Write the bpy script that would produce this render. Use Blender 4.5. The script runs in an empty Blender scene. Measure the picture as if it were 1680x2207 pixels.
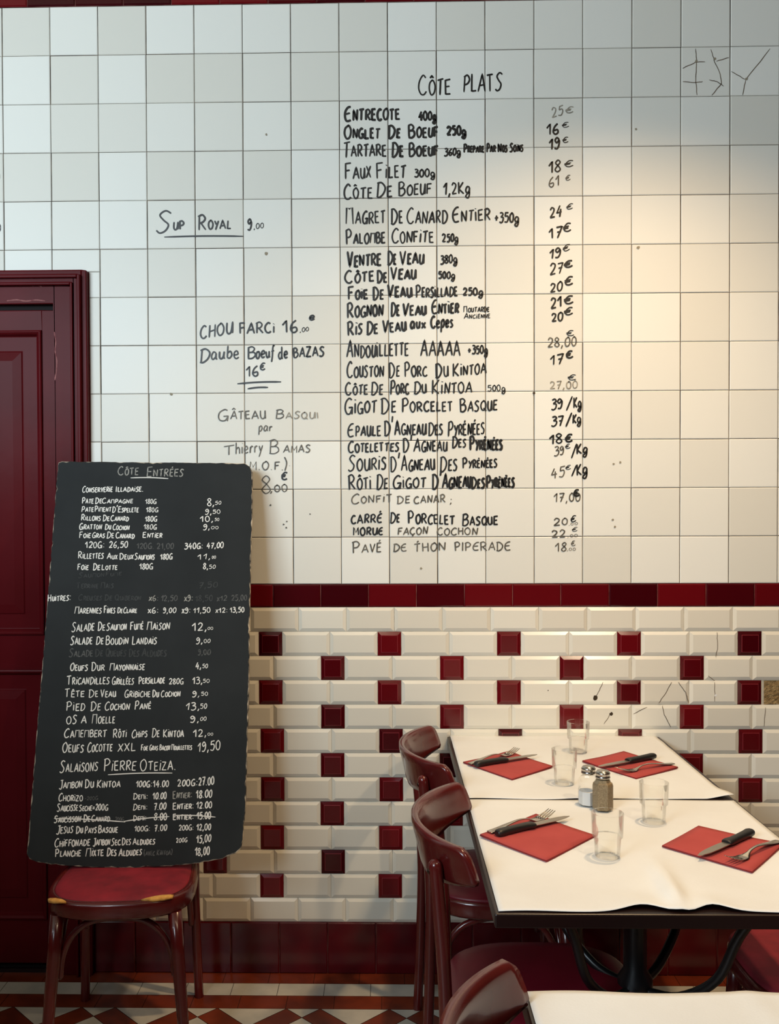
import bpy, bmesh, math, random
from mathutils import Vector, Matrix
rnd = random.Random(7)
S = bpy.context.scene
COL = S.collection

# ---------------------------------------------------------------- camera
cam_data = bpy.data.cameras.new('camera'); cam = bpy.data.objects.new('camera', cam_data); COL.objects.link(cam)
cam_data.sensor_fit = 'AUTO'; cam_data.sensor_width = 36.0; cam_data.lens = 33.684
cam_data.shift_x = 0.02191; cam_data.shift_y = 0.01546
cam_data.clip_start = 0.05; cam_data.clip_end = 60
RR = ((0.9997872, -0.0203544, 0.0033653), (0.0202870, 0.9996141, 0.0189786), (-0.0037503, -0.0189063, 0.9998142))
cam.matrix_world = Matrix(((RR[0][0], RR[0][2], -RR[0][1], 0.0), (RR[1][0], RR[1][2], -RR[1][1], -3.0),
                           (RR[2][0], RR[2][2], -RR[2][1], 1.463), (0, 0, 0, 1)))
S.camera = cam

# ---------------------------------------------------------------- light and exposure
S.view_settings.view_transform = 'Standard'; S.view_settings.look = 'None'
S.view_settings.gamma = 1.0; S.view_settings.use_curve_mapping = False
S.view_settings.exposure = 0.0
world = bpy.data.worlds.new('world'); S.world = world; world.use_nodes = True
bg = world.node_tree.nodes['Background']; bg.inputs[0].default_value = (0.62, 0.78, 1.0, 1); bg.inputs[1].default_value = 0.4
S.cycles.caustics_reflective = False; S.cycles.caustics_refractive = False
S.cycles.max_bounces = 8; S.cycles.transparent_max_bounces = 16
S.cycles.sample_clamp_indirect = 4.0

def area(name, loc, aim, sx, sy, watts, col):
    l = bpy.data.lights.new(name, 'AREA'); l.shape = 'RECTANGLE'; l.size = sx; l.size_y = sy; l.energy = watts; l.color = col
    o = bpy.data.objects.new(name, l); COL.objects.link(o); o.location = loc
    o.rotation_euler = (Vector(aim) - Vector(loc)).to_track_quat('-Z', 'Y').to_euler(); return o
def spot(name, loc, aim, watts, col, ang, blend, rad):
    l = bpy.data.lights.new(name, 'SPOT'); l.energy = watts; l.color = col; l.spot_size = math.radians(ang); l.spot_blend = blend
    l.shadow_soft_size = rad
    o = bpy.data.objects.new(name, l); COL.objects.link(o); o.location = loc
    o.rotation_euler = (Vector(aim) - Vector(loc)).to_track_quat('-Z', 'Y').to_euler(); return o
def point(name, loc, watts, col, rad):
    l = bpy.data.lights.new(name, 'POINT'); l.energy = watts; l.color = col; l.shadow_soft_size = rad
    o = bpy.data.objects.new(name, l); COL.objects.link(o); o.location = loc; return o
# daylight through the shop window behind the camera on the left
WX0, WX1, WZ0, WZ1, FY = -3.9, -1.2, 1.95, 3.3, -4.2
area('window_daylight', ((WX0 + WX1) / 2, FY - 0.10, (WZ0 + WZ1) / 2), ((WX0 + WX1) / 2 + 0.6, 0, 1.9), WX1 - WX0 - 0.1, WZ1 - WZ0 - 0.1, 212, (0.75, 0.90, 1.0))
# warm ceiling spots over the tables
WARM = (1.0, 0.68, 0.37)
spot('table_spot', (0.825, -0.80, 3.11), (0.66, -0.95, 0.75), 83, WARM, 131, 1.0, 0.03)
spot('table_spot', (0.765, -0.80, 3.115), (0.56, -0.95, 0.75), 41, WARM, 131, 1.0, 0.025)
spot('room_spot', (1.30, -2.70, 3.20), (0.42, -0.2, 0.85), 92, (1.0, 0.78, 0.52), 58, 0.9, 0.05)
point('warm_fill', (-0.10, -3.0, 3.40), 7.0, (1.0, 0.82, 0.56), 0.05)  # fill light added to lift and warm the middle of the wall

# ---------------------------------------------------------------- helpers
class MB:
    """collects polygons; build() links them as one mesh object"""
    def __init__(s): s.v = []; s.f = []; s.m = []; s.t = []; s.sm = []
    def face(s, pts, m=0, tone=0.5, smooth=False):
        i = len(s.v); s.v += [tuple(p) for p in pts]; s.f.append(tuple(range(i, i + len(pts)))); s.m.append(m); s.t.append(tone); s.sm.append(smooth)
    def mesh(s, verts, faces, m=0, tone=0.5, smooth=True):
        i = len(s.v); s.v += [tuple(p) for p in verts]
        for f in faces: s.f.append(tuple(a + i for a in f)); s.m.append(m); s.t.append(tone); s.sm.append(smooth)
    def box(s, x0, x1, y0, y1, z0, z1, m=0, tone=0.5):
        v = [(x, y, z) for z in (z0, z1) for y in (y0, y1) for x in (x0, x1)]
        s.mesh(v, [(0, 2, 3, 1), (4, 5, 7, 6), (0, 1, 5, 4), (2, 6, 7, 3), (0, 4, 6, 2), (1, 3, 7, 5)], m, tone, False)
    def rings(s, rings, closed=True, caps=True, m=0, tone=0.5, smooth=True):
        n = len(rings[0]); v = [p for r in rings for p in r]; f = []
        for a in range(len(rings) - 1):
            for b in range(n if closed else n - 1):
                c = (b + 1) % n; f.append((a * n + b, a * n + c, (a + 1) * n + c, (a + 1) * n + b))
        s.mesh(v, f, m, tone, smooth)
        if caps:
            s.face(list(reversed(rings[0])), m, tone); s.face(rings[-1], m, tone)
    def tube(s, pts, rad, seg=12, m=0, flat=1.0, round_ends=False):
        pts = [Vector(p) for p in pts]; n = len(pts)
        rad = list(rad) if hasattr(rad, '__len__') else [rad] * n
        if round_ends:
            d0 = (pts[0] - pts[1]).normalized(); d1 = (pts[-1] - pts[-2]).normalized(); r0, r1 = rad[0], rad[-1]
            pre = [(pts[0] + d0 * r0 * k, r0 * math.sqrt(max(0, 1 - k * k))) for k in (0.98, 0.8, 0.45)]
            post = [(pts[-1] + d1 * r1 * k, r1 * math.sqrt(max(0, 1 - k * k))) for k in (0.45, 0.8, 0.98)]
            pts = [p for p, _ in pre] + pts + [p for p, _ in post]; rad = [r for _, r in pre] + rad + [r for _, r in post]; n = len(pts)
        rings = []; up = None
        for i in range(n):
            t = (pts[min(i + 1, n - 1)] - pts[max(i - 1, 0)]).normalized()
            if up is None:
                up = Vector((0, 0, 1)) if abs(t.z) < 0.9 else Vector((0, 1, 0))
            a = t.cross(up).normalized(); b = a.cross(t).normalized(); up = b
            rings.append([tuple(pts[i] + a * math.cos(q) * rad[i] + b * math.sin(q) * rad[i] * flat) for q in [2 * math.pi * k / seg for k in range(seg)]])
        s.rings(rings, m=m)
    def lathe(s, prof, seg=32, m=0, closed_prof=False, c=(0, 0, 0)):
        n = len(prof); v = []; f = []
        for k in range(seg):
            a = 2 * math.pi * k / seg
            v += [(c[0] + r * math.cos(a), c[1] + r * math.sin(a), c[2] + z) for r, z in prof]
        for k in range(seg):
            k2 = (k + 1) % seg
            for i in range(n if closed_prof else n - 1):
                j = (i + 1) % n
                f.append((k * n + i, k2 * n + i, k2 * n + j, k * n + j))
        s.mesh(v, f, m)
    def prism(s, out, z0, z1, m=0, mside=None):
        s.face([(x, y, z1) for x, y in out], m); s.face([(x, y, z0) for x, y in reversed(out)], m)
        for i in range(len(out)):
            a, b = out[i], out[(i + 1) % len(out)]
            s.face([(a[0], a[1], z0), (b[0], b[1], z0), (b[0], b[1], z1), (a[0], a[1], z1)], m if mside is None else mside)
    def build(s, name, mats, parent=None, weld=True, bevel=0.0, sharp=None):
        me = bpy.data.meshes.new(name); me.from_pydata(s.v, [], s.f); me.update()
        for mt in (mats if isinstance(mats, (list, tuple)) else [mats]): me.materials.append(mt)
        me.polygons.foreach_set('material_index', s.m); me.polygons.foreach_set('use_smooth', s.sm)
        at = me.attributes.new('tone', 'FLOAT', 'FACE'); at.data.foreach_set('value', s.t)
        if weld:
            bm = bmesh.new(); bm.from_mesh(me); bmesh.ops.remove_doubles(bm, verts=bm.verts, dist=1e-6)
            bmesh.ops.recalc_face_normals(bm, faces=bm.faces); bm.to_mesh(me); bm.free()
        if sharp: me.set_sharp_from_angle(angle=math.radians(sharp))
        o = bpy.data.objects.new(name, me); COL.objects.link(o)
        if parent is not None: o.parent = parent
        if bevel:
            b = o.modifiers.new('bevel', 'BEVEL'); b.width = bevel; b.segments = 2; b.limit_method = 'ANGLE'; b.angle_limit = math.radians(40)
        return o
def empty(name, loc, rz=0.0, rx=0.0):
    o = bpy.data.objects.new(name, None); COL.objects.link(o); o.location = loc; o.rotation_euler = (rx, 0, rz); o.empty_display_size = 0.1; return o
def tag(o, label=None, cat=None, group=None, kind=None):
    if label: o['label'] = label
    if cat: o['category'] = cat
    if group: o['group'] = group
    if kind: o['kind'] = kind
    return o
def dup(root, loc, rz, label, name=None):
    r = root.copy(); COL.objects.link(r); r.location = loc; r.rotation_euler = (0, 0, rz); r['label'] = label
    for ch in list(root.children):
        c = ch.copy(); COL.objects.link(c); c.parent = r
        for g in list(ch.children):
            d = g.copy(); COL.objects.link(d); d.parent = c
    return r
def catmull(p, n=6, closed=False):
    p = [Vector(q) for q in p]; out = []
    N = len(p)
    for i in range(N if closed else N - 1):
        if closed: a, b, c, d = p[i - 1], p[i], p[(i + 1) % N], p[(i + 2) % N]
        else: a, b, c, d = p[max(i - 1, 0)], p[i], p[i + 1], p[min(i + 2, N - 1)]
        for k in range(n):
            t = k / n
            out.append(0.5 * ((2 * b) + (c - a) * t + (2 * a - 5 * b + 4 * c - d) * t * t + (3 * b - a - 3 * c + d) * t ** 3))
    if not closed: out.append(p[-1])
    return out

# ---------------------------------------------------------------- materials
def srgb(r, g, b):
    f = lambda c: (c / 255 / 12.92) if c / 255 <= 0.04045 else ((c / 255 + 0.055) / 1.055) ** 2.4
    return (f(r), f(g), f(b), 1)
def mat(name, col, rough=0.5, col2=None, scale=8.0, detail=3.0, tone=False, col3=None, bump=0.0, bscale=40.0, metal=0.0, spec=0.5, coat=0.0, lo=0.35, hi=0.65, stretch=None, rough2=None):
    m = bpy.data.materials.new(name); m.use_nodes = True; nt = m.node_tree; N = nt.nodes; L = nt.links; b = N['Principled BSDF']
    b.inputs['Roughness'].default_value = rough; b.inputs['Metallic'].default_value = metal; b.inputs['Specular IOR Level'].default_value = spec
    b.inputs['Coat Weight'].default_value = coat; b.inputs['Coat Roughness'].default_value = 0.06
    tc = N.new('ShaderNodeTexCoord'); src = tc.outputs['Object']
    if stretch:
        mp = N.new('ShaderNodeMapping'); mp.inputs['Scale'].default_value = stretch; L.new(src, mp.inputs[0]); src = mp.outputs[0]
    c = None
    def mixc(fac, a, bcol):
        mx = N.new('ShaderNodeMix'); mx.data_type = 'RGBA'; L.new(fac, mx.inputs[0])
        for sock, val in ((mx.inputs[6], a), (mx.inputs[7], bcol)):
            if isinstance(val, tuple): sock.default_value = val
            else: L.new(val, sock)
        return mx.outputs[2]
    base = col
    if tone and col3 is not None:
        at = N.new('ShaderNodeAttribute'); at.attribute_name = 'tone'; base = mixc(at.outputs['Fac'], col, col3)
    if col2 is not None:
        nz = N.new('ShaderNodeTexNoise'); nz.inputs['Scale'].default_value = scale; nz.inputs['Detail'].default_value = detail; L.new(src, nz.inputs['Vector'])
        mr = N.new('ShaderNodeMapRange'); mr.inputs[1].default_value = lo; mr.inputs[2].default_value = hi; L.new(nz.outputs[0], mr.inputs[0])
        base = mixc(mr.outputs[0], base, col2)
        if rough2 is not None:
            m2 = N.new('ShaderNodeMapRange'); m2.inputs[3].default_value = rough; m2.inputs[4].default_value = rough2; L.new(mr.outputs[0], m2.inputs[0]); L.new(m2.outputs[0], b.inputs['Roughness'])
    if isinstance(base, tuple): b.inputs['Base Color'].default_value = base
    else: L.new(base, b.inputs['Base Color'])
    if bump:
        n2 = N.new('ShaderNodeTexNoise'); n2.inputs['Scale'].default_value = bscale; n2.inputs['Detail'].default_value = 2.0; L.new(src, n2.inputs['Vector'])
        bp = N.new('ShaderNodeBump'); bp.inputs['Strength'].default_value = bump; bp.inputs['Distance'].default_value = 0.01; L.new(n2.outputs[0], bp.inputs['Height']); L.new(bp.outputs[0], b.inputs['Normal'])
    return m
def thin_glass(name, tint=0.97, edge=0.45, refl=0.9):
    m = bpy.data.materials.new(name); m.use_nodes = True; nt = m.node_tree; N = nt.nodes; L = nt.links
    N.remove(N['Principled BSDF'])
    lw = N.new('ShaderNodeLayerWeight'); lw.inputs['Blend'].default_value = 0.28
    pw = N.new('ShaderNodeMath'); pw.operation = 'POWER'; pw.inputs[1].default_value = 4.6; L.new(lw.outputs['Facing'], pw.inputs[0])
    mx = N.new('ShaderNodeMix'); mx.data_type = 'RGBA'; L.new(pw.outputs[0], mx.inputs[0])
    mx.inputs[6].default_value = (tint, tint, tint * 0.99, 1); mx.inputs[7].default_value = (edge, edge, edge * 0.96, 1)
    tr = N.new('ShaderNodeBsdfTransparent'); L.new(mx.outputs[2], tr.inputs[0])
    gl = N.new('ShaderNodeBsdfGlossy'); gl.inputs['Roughness'].default_value = 0.03; gl.inputs[0].default_value = (1, 1, 1, 1)
    fr = N.new('ShaderNodeMath'); fr.operation = 'MULTIPLY'; fr.inputs[1].default_value = refl; L.new(lw.outputs['Fresnel'], fr.inputs[0])
    ms = N.new('ShaderNodeMixShader'); L.new(fr.outputs[0], ms.inputs[0]); L.new(tr.outputs[0], ms.inputs[1]); L.new(gl.outputs[0], ms.inputs[2])
    L.new(ms.outputs[0], N['Material Output'].inputs[0]); return m

M = {}
M['tile'] = mat('white_glazed_tile', srgb(224, 221, 210), 0.33, None, tone=True, col3=srgb(238, 237, 229), bump=0.03, bscale=9, spec=0.16)
M['grout'] = mat('dirty_grout', srgb(48, 37, 29), 0.9, srgb(118, 104, 88), 14, 4, lo=0.44, hi=0.72)
M['metro'] = mat('cream_metro_tile', srgb(228, 221, 205), 0.2, None, tone=True, col3=srgb(238, 233, 219), bump=0.02, bscale=14)
M['metro_grout'] = mat('cream_grout', srgb(196, 188, 170), 0.9, srgb(90, 74, 58), 22, 4, lo=0.55, hi=0.75)
M['red'] = mat('red_glazed_tile', srgb(56, 2, 9), 0.16, None, tone=True, col3=srgb(108, 12, 19), bump=0.03, bscale=10)
M['red_edge'] = mat('red_tile_edge', srgb(138, 46, 54), 0.25)
M['red_grout'] = mat('pink_grout', srgb(150, 96, 88), 0.8, srgb(90, 20, 22), 18, 3)
M['base_red'] = mat('dark_red_base_tile', srgb(92, 8, 18), 0.2, srgb(66, 6, 14), 6, 2, bump=0.02, bscale=8)
M['plaster'] = mat('warm_plaster', srgb(205, 194, 172), 0.9, srgb(190, 178, 155), 3, 3)
M['dark_wall'] = mat('dark_brown_panelling', srgb(58, 34, 26), 0.6, srgb(42, 24, 18), 5, 3)
M['door'] = mat('oxblood_gloss_paint', srgb(88, 19, 24), 0.30, srgb(80, 16, 20), 4, 2, bump=0.02, bscale=30, spec=0.05)
M['chip'] = mat('chipped_paint', srgb(150, 92, 88), 0.7, srgb(104, 30, 36), 60, 3)
M['gap'] = mat('dark_gap', srgb(16, 8, 8), 0.9)
M['fl_red'] = mat('terracotta_floor_tile', srgb(128, 52, 26), 0.34, srgb(96, 38, 22), 9, 3, tone=False)
M['fl_white'] = mat('white_floor_tile', srgb(206, 200, 188), 0.34, srgb(178, 176, 168), 8, 4)
M['fl_grout'] = mat('floor_grout', srgb(30, 16, 12), 0.9)
M['wood'] = mat('mahogany_bentwood', srgb(98, 28, 26), 0.22, srgb(74, 16, 16), 7, 3, stretch=(1, 1, 0.25), bump=0.015, bscale=20, coat=0.25)
M['velvet'] = mat('worn_red_seat_vinyl', srgb(150, 28, 46), 0.75, srgb(116, 16, 34), 14, 4, bump=0.05, bscale=60)
M['burgundy'] = mat('burgundy_seat_vinyl', srgb(112, 12, 32), 0.42, srgb(98, 10, 26), 6, 2, bump=0.02)
M['foam'] = mat('exposed_yellow_foam', srgb(226, 172, 92), 0.95, srgb(196, 138, 66), 70, 3, bump=0.3, bscale=140)
M['bolt'] = mat('dark_bolt', srgb(90, 70, 62), 0.25, metal=0.9)
M['board'] = mat('black_chalkboard', srgb(30, 33, 34), 0.7, srgb(37, 40, 41), 5, 4, spec=0.25)
M['board_edge'] = mat('worn_board_edge', srgb(205, 190, 166), 0.85, srgb(40, 38, 36), 26, 4, lo=0.36, hi=0.56)
M['chalk_w'] = mat('chalk_white', srgb(232, 230, 224), 0.95)
M['chalk_m'] = mat('chalk_grey', srgb(170, 168, 160), 0.95, srgb(120, 120, 116), 120, 2)
M['chalk_d'] = mat('chalk_rubbed', srgb(100, 101, 100), 0.95, srgb(70, 72, 72), 120, 2)
M['chalk_x'] = mat('chalk_ghost', srgb(70, 73, 74), 0.95, srgb(52, 55, 56), 90, 2)
M['ink_k'] = mat('black_marker', srgb(26, 24, 22), 0.45)
M['ink_g'] = mat('worn_marker', srgb(72, 68, 60), 0.5, srgb(112, 106, 94), 90, 2)
M['ink_f'] = mat('faded_marker', srgb(120, 114, 102), 0.5, srgb(160, 153, 138), 90, 2)
M['crack'] = mat('hairline_crack', srgb(120, 104, 86), 0.9, srgb(84, 68, 52), 60, 2)
M['hole'] = mat('drill_hole', srgb(60, 46, 30), 0.95)
M['dot'] = mat('filled_hole', srgb(150, 140, 120), 0.9)
M['mortar'] = mat('exposed_mortar', srgb(160, 134, 92), 0.98, srgb(118, 92, 56), 90, 5, bump=0.8, bscale=120)
M['paper'] = mat('white_paper_cover', srgb(238, 240, 240), 0.7, srgb(232, 233, 232), 5, 3, bump=0.04, bscale=260)
M['top_wood'] = mat('dark_table_wood', srgb(32, 12, 10), 0.35, srgb(24, 9, 8), 6, 3, stretch=(0.3, 1, 1))
M['iron'] = mat('black_cast_iron', srgb(18, 17, 18), 0.32, metal=0.0)
M['napkin'] = mat('red_paper_napkin', srgb(184, 74, 70), 0.9, srgb(176, 68, 65), 12, 3, bump=0.03, bscale=300)
M['nap_edge'] = mat('napkin_folded_edge', srgb(120, 26, 30), 0.9)
M['steel'] = mat('brushed_steel', srgb(200, 192, 180), 0.22, metal=1.0)
M['blade'] = mat('knife_blade_steel', srgb(176, 168, 156), 0.34, metal=0.9)
M['handle'] = mat('black_plastic_handle', srgb(26, 26, 26), 0.42)
M['glass'] = thin_glass('clear_glass', 0.994, 0.36, 0.5)
M['glass2'] = thin_glass('shaker_glass', 0.985, 0.68, 0.5)
M['cap'] = mat('shaker_cap_metal', srgb(190, 186, 178), 0.25, metal=1.0)
M['salt'] = mat('white_salt', srgb(244, 243, 242), 0.9)
M['pepper'] = mat('ground_pepper', srgb(176, 154, 120), 0.95, srgb(146, 124, 94), 300, 3)
M['frame_grey'] = mat('window_frame_paint', srgb(70, 30, 28), 0.4)
M['ceil'] = mat('ceiling_paint', srgb(176, 164, 142), 0.9)
M['room_wall'] = mat('smoky_brown_wall', srgb(112, 84, 62), 0.8, srgb(98, 72, 52), 3, 3)

# ================================================================ the room
RX0, RX1, RH = -4.3, 2.45, 3.75
# floor: cement tiles, border strips along the back wall then large and small diamonds
fl = MB()
fl.box(RX0, RX1, FY - 0.25, 0.3, -0.06, -0.0012, 2)
def clip(poly, a, b, c):
    out = []
    for i in range(len(poly)):
        p, q = poly[i], poly[(i + 1) % len(poly)]; dp = a * p[0] + b * p[1] - c; dq = a * q[0] + b * q[1] - c
        if dp <= 0: out.append(p)
        if dp * dq < 0:
            t = dp / (dp - dq); out.append((p[0] + (q[0] - p[0]) * t, p[1] + (q[1] - p[1]) * t))
    return out
def slab(poly, m):
    for a, b, c in ((0, 1, -0.2225), (-1, 0, -RX0), (1, 0, RX1), (0, -1, -FY)):
        poly = clip(poly, a, b, c)
        if len(poly) < 3: return
    fl.face([(x, y, 0.0) for x, y in poly], m)
for (y0, y1, m, x0, pitch) in ((-0.0715, 0.0, 0, -0.372, 0.141), (-0.1455, -0.0730, 1, -0.4772, 0.1412), (-0.2210, -0.1470, 0, -0.4430, 0.1412)):
    k0 = int((RX0 - x0) / pitch) - 1
    for k in range(k0, k0 + 60):
        a, b = x0 + k * pitch + 0.0008, x0 + (k + 1) * pitch - 0.0008
        a, b = max(a, RX0), min(b, RX1)
        if b > a: fl.face([(a, y0, 0), (b, y0, 0), (b, y1, 0), (a, y1, 0)], m)
PB, PA = 0.070, 0.1436; PP = PA + PB; g = 0.0011; r2 = math.sqrt(0.5); ox, oy = -0.2493, -0.2205
for i in range(-30, 31):
    for j in range(-30, 31):
        for (u0, u1, v0, v1, m) in ((0, PB, 0, PB, 1), (PB, PP, 0, PB, 0), (0, PB, PB, PP, 0), (PB, PP, PB, PP, 1)):
            q = []
            for u, v in ((u0 + g, v0 + g), (u1 - g, v0 + g), (u1 - g, v1 - g), (u0 + g, v1 - g)):
                uu = u - PB / 2 + i * PP; vv = v - PB / 2 + j * PP
                q.append((ox + (uu - vv) * r2, oy + (uu + vv) * r2))
            slab(q, m)
tag(fl.build('floor', [M['fl_red'], M['fl_white'], M['fl_grout']], weld=False), kind='structure')

# back wall: a rendered core, then tiling as its parts
wb = MB(); wb.box(RX0, RX1, 0.0, 0.25, -0.06, RH, 0)
wall = tag(wb.build('wall_back', M['plaster']), kind='structure')
DX, DZ = -0.930, 2.210       # outer edge of the door casing
DL = -2.02                   # its far side, out of frame
def rects_minus_door(x0, x1, z0, z1):
    """the tile rectangle cut into pieces that clear the door casing"""
    out = []
    if z0 >= DZ or x0 >= DX or x1 <= DL: out = [(x0, x1, z0, z1)]
    else:
        if z1 > DZ: out.append((x0, x1, DZ + 0.001, z1))
        if x1 > DX: out.append((DX + 0.001, x1, z0, min(z1, DZ - 0.0006)))
        if x0 < DL: out.append((x0, DL - 0.001, z0, min(z1, DZ - 0.0006)))
    return [q for q in out if q[1] - q[0] > 0.006 and q[3] - q[2] > 0.006]
def flat_tile(mb, x0, x1, z0, z1, y, m, tone, tilt=0.0003, inset=0.0022, drop=0.0016):
    ys = [y + rnd.uniform(-tilt, tilt) for _ in range(3)]; ys.append(ys[0] + ys[2] - ys[1])
    o = [(x0, z0), (x1, z0), (x1, z1), (x0, z1)]; i = [(x0 + inset, z0 + inset), (x1 - inset, z0 + inset), (x1 - inset, z1 - inset), (x0 + inset, z1 - inset)]
    mb.face([(i[k][0], ys[k], i[k][1]) for k in range(4)], m, tone)
    for k in range(4):
        l = (k + 1) % 4
        mb.face([(o[k][0], ys[k] + drop, o[k][1]), (o[l][0], ys[l] + drop, o[l][1]), (i[l][0], ys[l], i[l][1]), (i[k][0], ys[k], i[k][1])], m, tone)
        mb.face([(o[k][0], -0.001, o[k][1]), (o[l][0], -0.001, o[l][1]), (o[l][0], ys[l] + drop, o[l][1]), (o[k][0], ys[k] + drop, o[k][1])], m, tone)
P = 0.1505; TX0, TZ0 = -1.1955, 3.0329
ut = MB()
for (a, b, c, d) in ((DX, RX1, 1.2305, TZ0), (RX0, DX, DZ, TZ0), (RX0, DL, 1.2305, DZ)): ut.box(a, b, -0.0034, 0.0, c, d, 1)
for j in range(12):
    for i in range(-21, 25):
        x0 = TX0 + i * P; x1 = x0 + P
        if x0 < RX0 or x1 > RX1: continue
        gx, gz = rnd.uniform(0.0008, 0.0020), rnd.uniform(0.0006, 0.0015)
        for q in rects_minus_door(x0 + gx, x1 - rnd.uniform(0.0006, 0.0014), TZ0 - (j + 1) * P + rnd.uniform(0.0003, 0.0009) + (0.0036 if j == 11 else 0), TZ0 - j * P - gz):
            flat_tile(ut, *q, -0.0062, 0, rnd.random())
upper = ut.build('upper_tiling', [M['tile'], M['grout']], wall, weld=False)

def border(name, z0, z1, xj, pitch, mats, tones=None):
    b = MB()
    for (a, c) in ((RX0, DL), (DX, RX1)) if z1 < DZ else ((RX0, RX1),):
        b.box(a, c, -0.0036, 0.0, z0, z1, 2)
    k0 = int((RX0 - xj) / pitch)
    for k in range(k0, k0 + 60):
        x0, x1 = xj + k * pitch + 0.0011, xj + (k + 1) * pitch - 0.0011
        if x0 < RX0 or x1 > RX1: continue
        if z1 < DZ and x0 < DX and x1 > DL: 
            if x1 - DX > 0.02: x0 = DX + 0.001
            elif DL - x0 > 0.02: x1 = DL - 0.001
            else: continue
        t = (tones or {}).get(k, rnd.random())
        flat_tile(b, x0, x1, z0 + 0.001, z1 - 0.0006, -0.0075, 0, t, 0.0005, 0.004, 0.0022)
    return b.build(name, mats, wall, weld=False)
border('red_border_tiles', 1.1583, 1.2300, -0.3574, 0.1500, [M['red'], M['red_edge'], M['red_grout']],
       {0: .15, 1: .05, 2: .7, 3: .25, 4: .85, 5: .7, 6: .55, 7: .05, 8: .8, 9: .15, 10: .6, 11: .2})
border('red_cornice_tiles', TZ0 + 0.001, TZ0 + 0.149, -1.1151, 0.1505, [M['red'], M['red_edge'], M['red_grout']])

# bevelled metro tiling with red half tiles
mt_ = MB(); NZ0, NZ1, NR = 0.1634, 1.1577, 13; rh = (NZ1 - NZ0) / NR
for (a, c) in ((RX0, DL), (DX, RX1)): mt_.box(a, c, -0.0032, 0.0, NZ0, NZ1, 2)
def bevel_tile(x0, x1, z0, z1, red, tone):
    y0, y1, ins = -0.0042, -0.0088, 0.0105
    if x1 - x0 < 2.4 * ins: ins = (x1 - x0) * 0.35
    t = rnd.uniform(-0.0004, 0.0004); m = 1 if red else 0
    o = [(x0, z0), (x1, z0), (x1, z1), (x0, z1)]; s = [(1, 1), (-1, 1), (-1, -1), (1, -1)]
    ii = [(o[k][0] + s[k][0] * ins, o[k][1] + s[k][1] * ins) for k in range(4)]
    if red:
        i2 = [(o[k][0] + s[k][0] * (ins + 0.0013), o[k][1] + s[k][1] * (ins + 0.0013)) for k in range(4)]
    for k in range(4):
        l = (k + 1) % 4
        mt_.face([(o[k][0], y0, o[k][1]), (o[l][0], y0, o[l][1]), (ii[l][0], y1 + t, ii[l][1]), (ii[k][0], y1 + t, ii[k][1])], m, tone)
        mt_.face([(o[k][0], -0.001, o[k][1]), (o[l][0], -0.001, o[l][1]), (o[l][0], y0, o[l][1]), (o[k][0], y0, o[k][1])], m, tone)
        if red:
            mt_.face([(ii[k][0], y1 + t, ii[k][1]), (ii[l][0], y1 + t, ii[l][1]), (i2[l][0], y1 + t - 0.0004, i2[l][1]), (i2[k][0], y1 + t - 0.0004, i2[k][1])], 3, tone)
    f = i2 if red else ii
    mt_.face([(f[k][0], y1 + t - (0.0004 if red else 0), f[k][1]) for k in range(4)], m, tone)
for r in range(NR):
    z1 = NZ1 - r * rh - 0.0006; z0 = NZ1 - (r + 1) * rh + 0.0006; spans = []
    if r in (0, 12):
        x = (-0.2775 if r == 0 else -0.5839) - 0.1503 * 30
        while x < RX1: spans.append((x, x + 0.1503, False)); x += 0.1503
    else:
        x = (-0.4007 if r % 2 else -0.2096) - 0.3735 * 13 + (rnd.uniform(-0.003, 0.003))
        while x < RX1:
            spans += [(x, x + 0.0745, True), (x + 0.0745, x + 0.224, False), (x + 0.224, x + 0.3735, False)]; x += 0.3735
    for x0, x1, red in spans:
        if x1 < RX0 + 0.01 or x0 > RX1 - 0.01: continue
        x0, x1 = max(x0, RX0), min(x1, RX1)
        if x0 < DX and x1 > DL:
            if x1 - DX > 0.01: x0 = DX
            elif DL - x0 > 0.01: x1 = DL
            else: continue
        if r == 3 and not red and 1.16 < x0 < 1.19: continue          # the broken-out tile
        bevel_tile(x0 + 0.0007, x1 - 0.0007, z0, z1, red, rnd.random())
metro = mt_.build('metro_tiling', [M['metro'], M['red'], M['metro_grout'], M['red_edge']], wall, weld=False)
pt = MB(); nx, nz = 14, 8; X0p, X1p, Z0p, Z1p = 1.1725, 1.322, NZ1 - 4 * rh + 0.001, NZ1 - 3 * rh - 0.001
gv = [[(X0p + (X1p - X0p) * a / nx, -0.0034 - rnd.uniform(0, 0.0022), Z0p + (Z1p - Z0p) * b / nz) for a in range(nx + 1)] for b in range(nz + 1)]
pt.rings(gv, closed=False, caps=False)
tag(pt.build('broken_tile_patch', M['mortar'], wall), 'rough sandy mortar where one wall tile is missing')

# base tiles
bb = MB(); 
for (a, c) in ((RX0, DL), (DX, RX1)): bb.box(a, c, -0.004, 0.0, 0.0, 0.1632, 1)
for k in range(-30, 25):
    x0, x1 = -0.8006 + k * 0.1525 + 0.001, -0.8006 + (k + 1) * 0.1525 - 0.001
    if x0 < RX0 or x1 > RX1: continue
    if x0 < DX and x1 > DL:
        if x1 - DX > 0.02: x0 = DX + 0.001
        elif DL - x0 > 0.02: x1 = DL - 0.001
        else: continue
    flat_tile(bb, x0, x1, 0.0005, 0.1622, -0.0085, 0, rnd.random(), 0.0006, 0.003, 0.002)
tag(bb.build('baseboard_back', [M['base_red'], M['red_grout']], weld=False), kind='structure')

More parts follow.
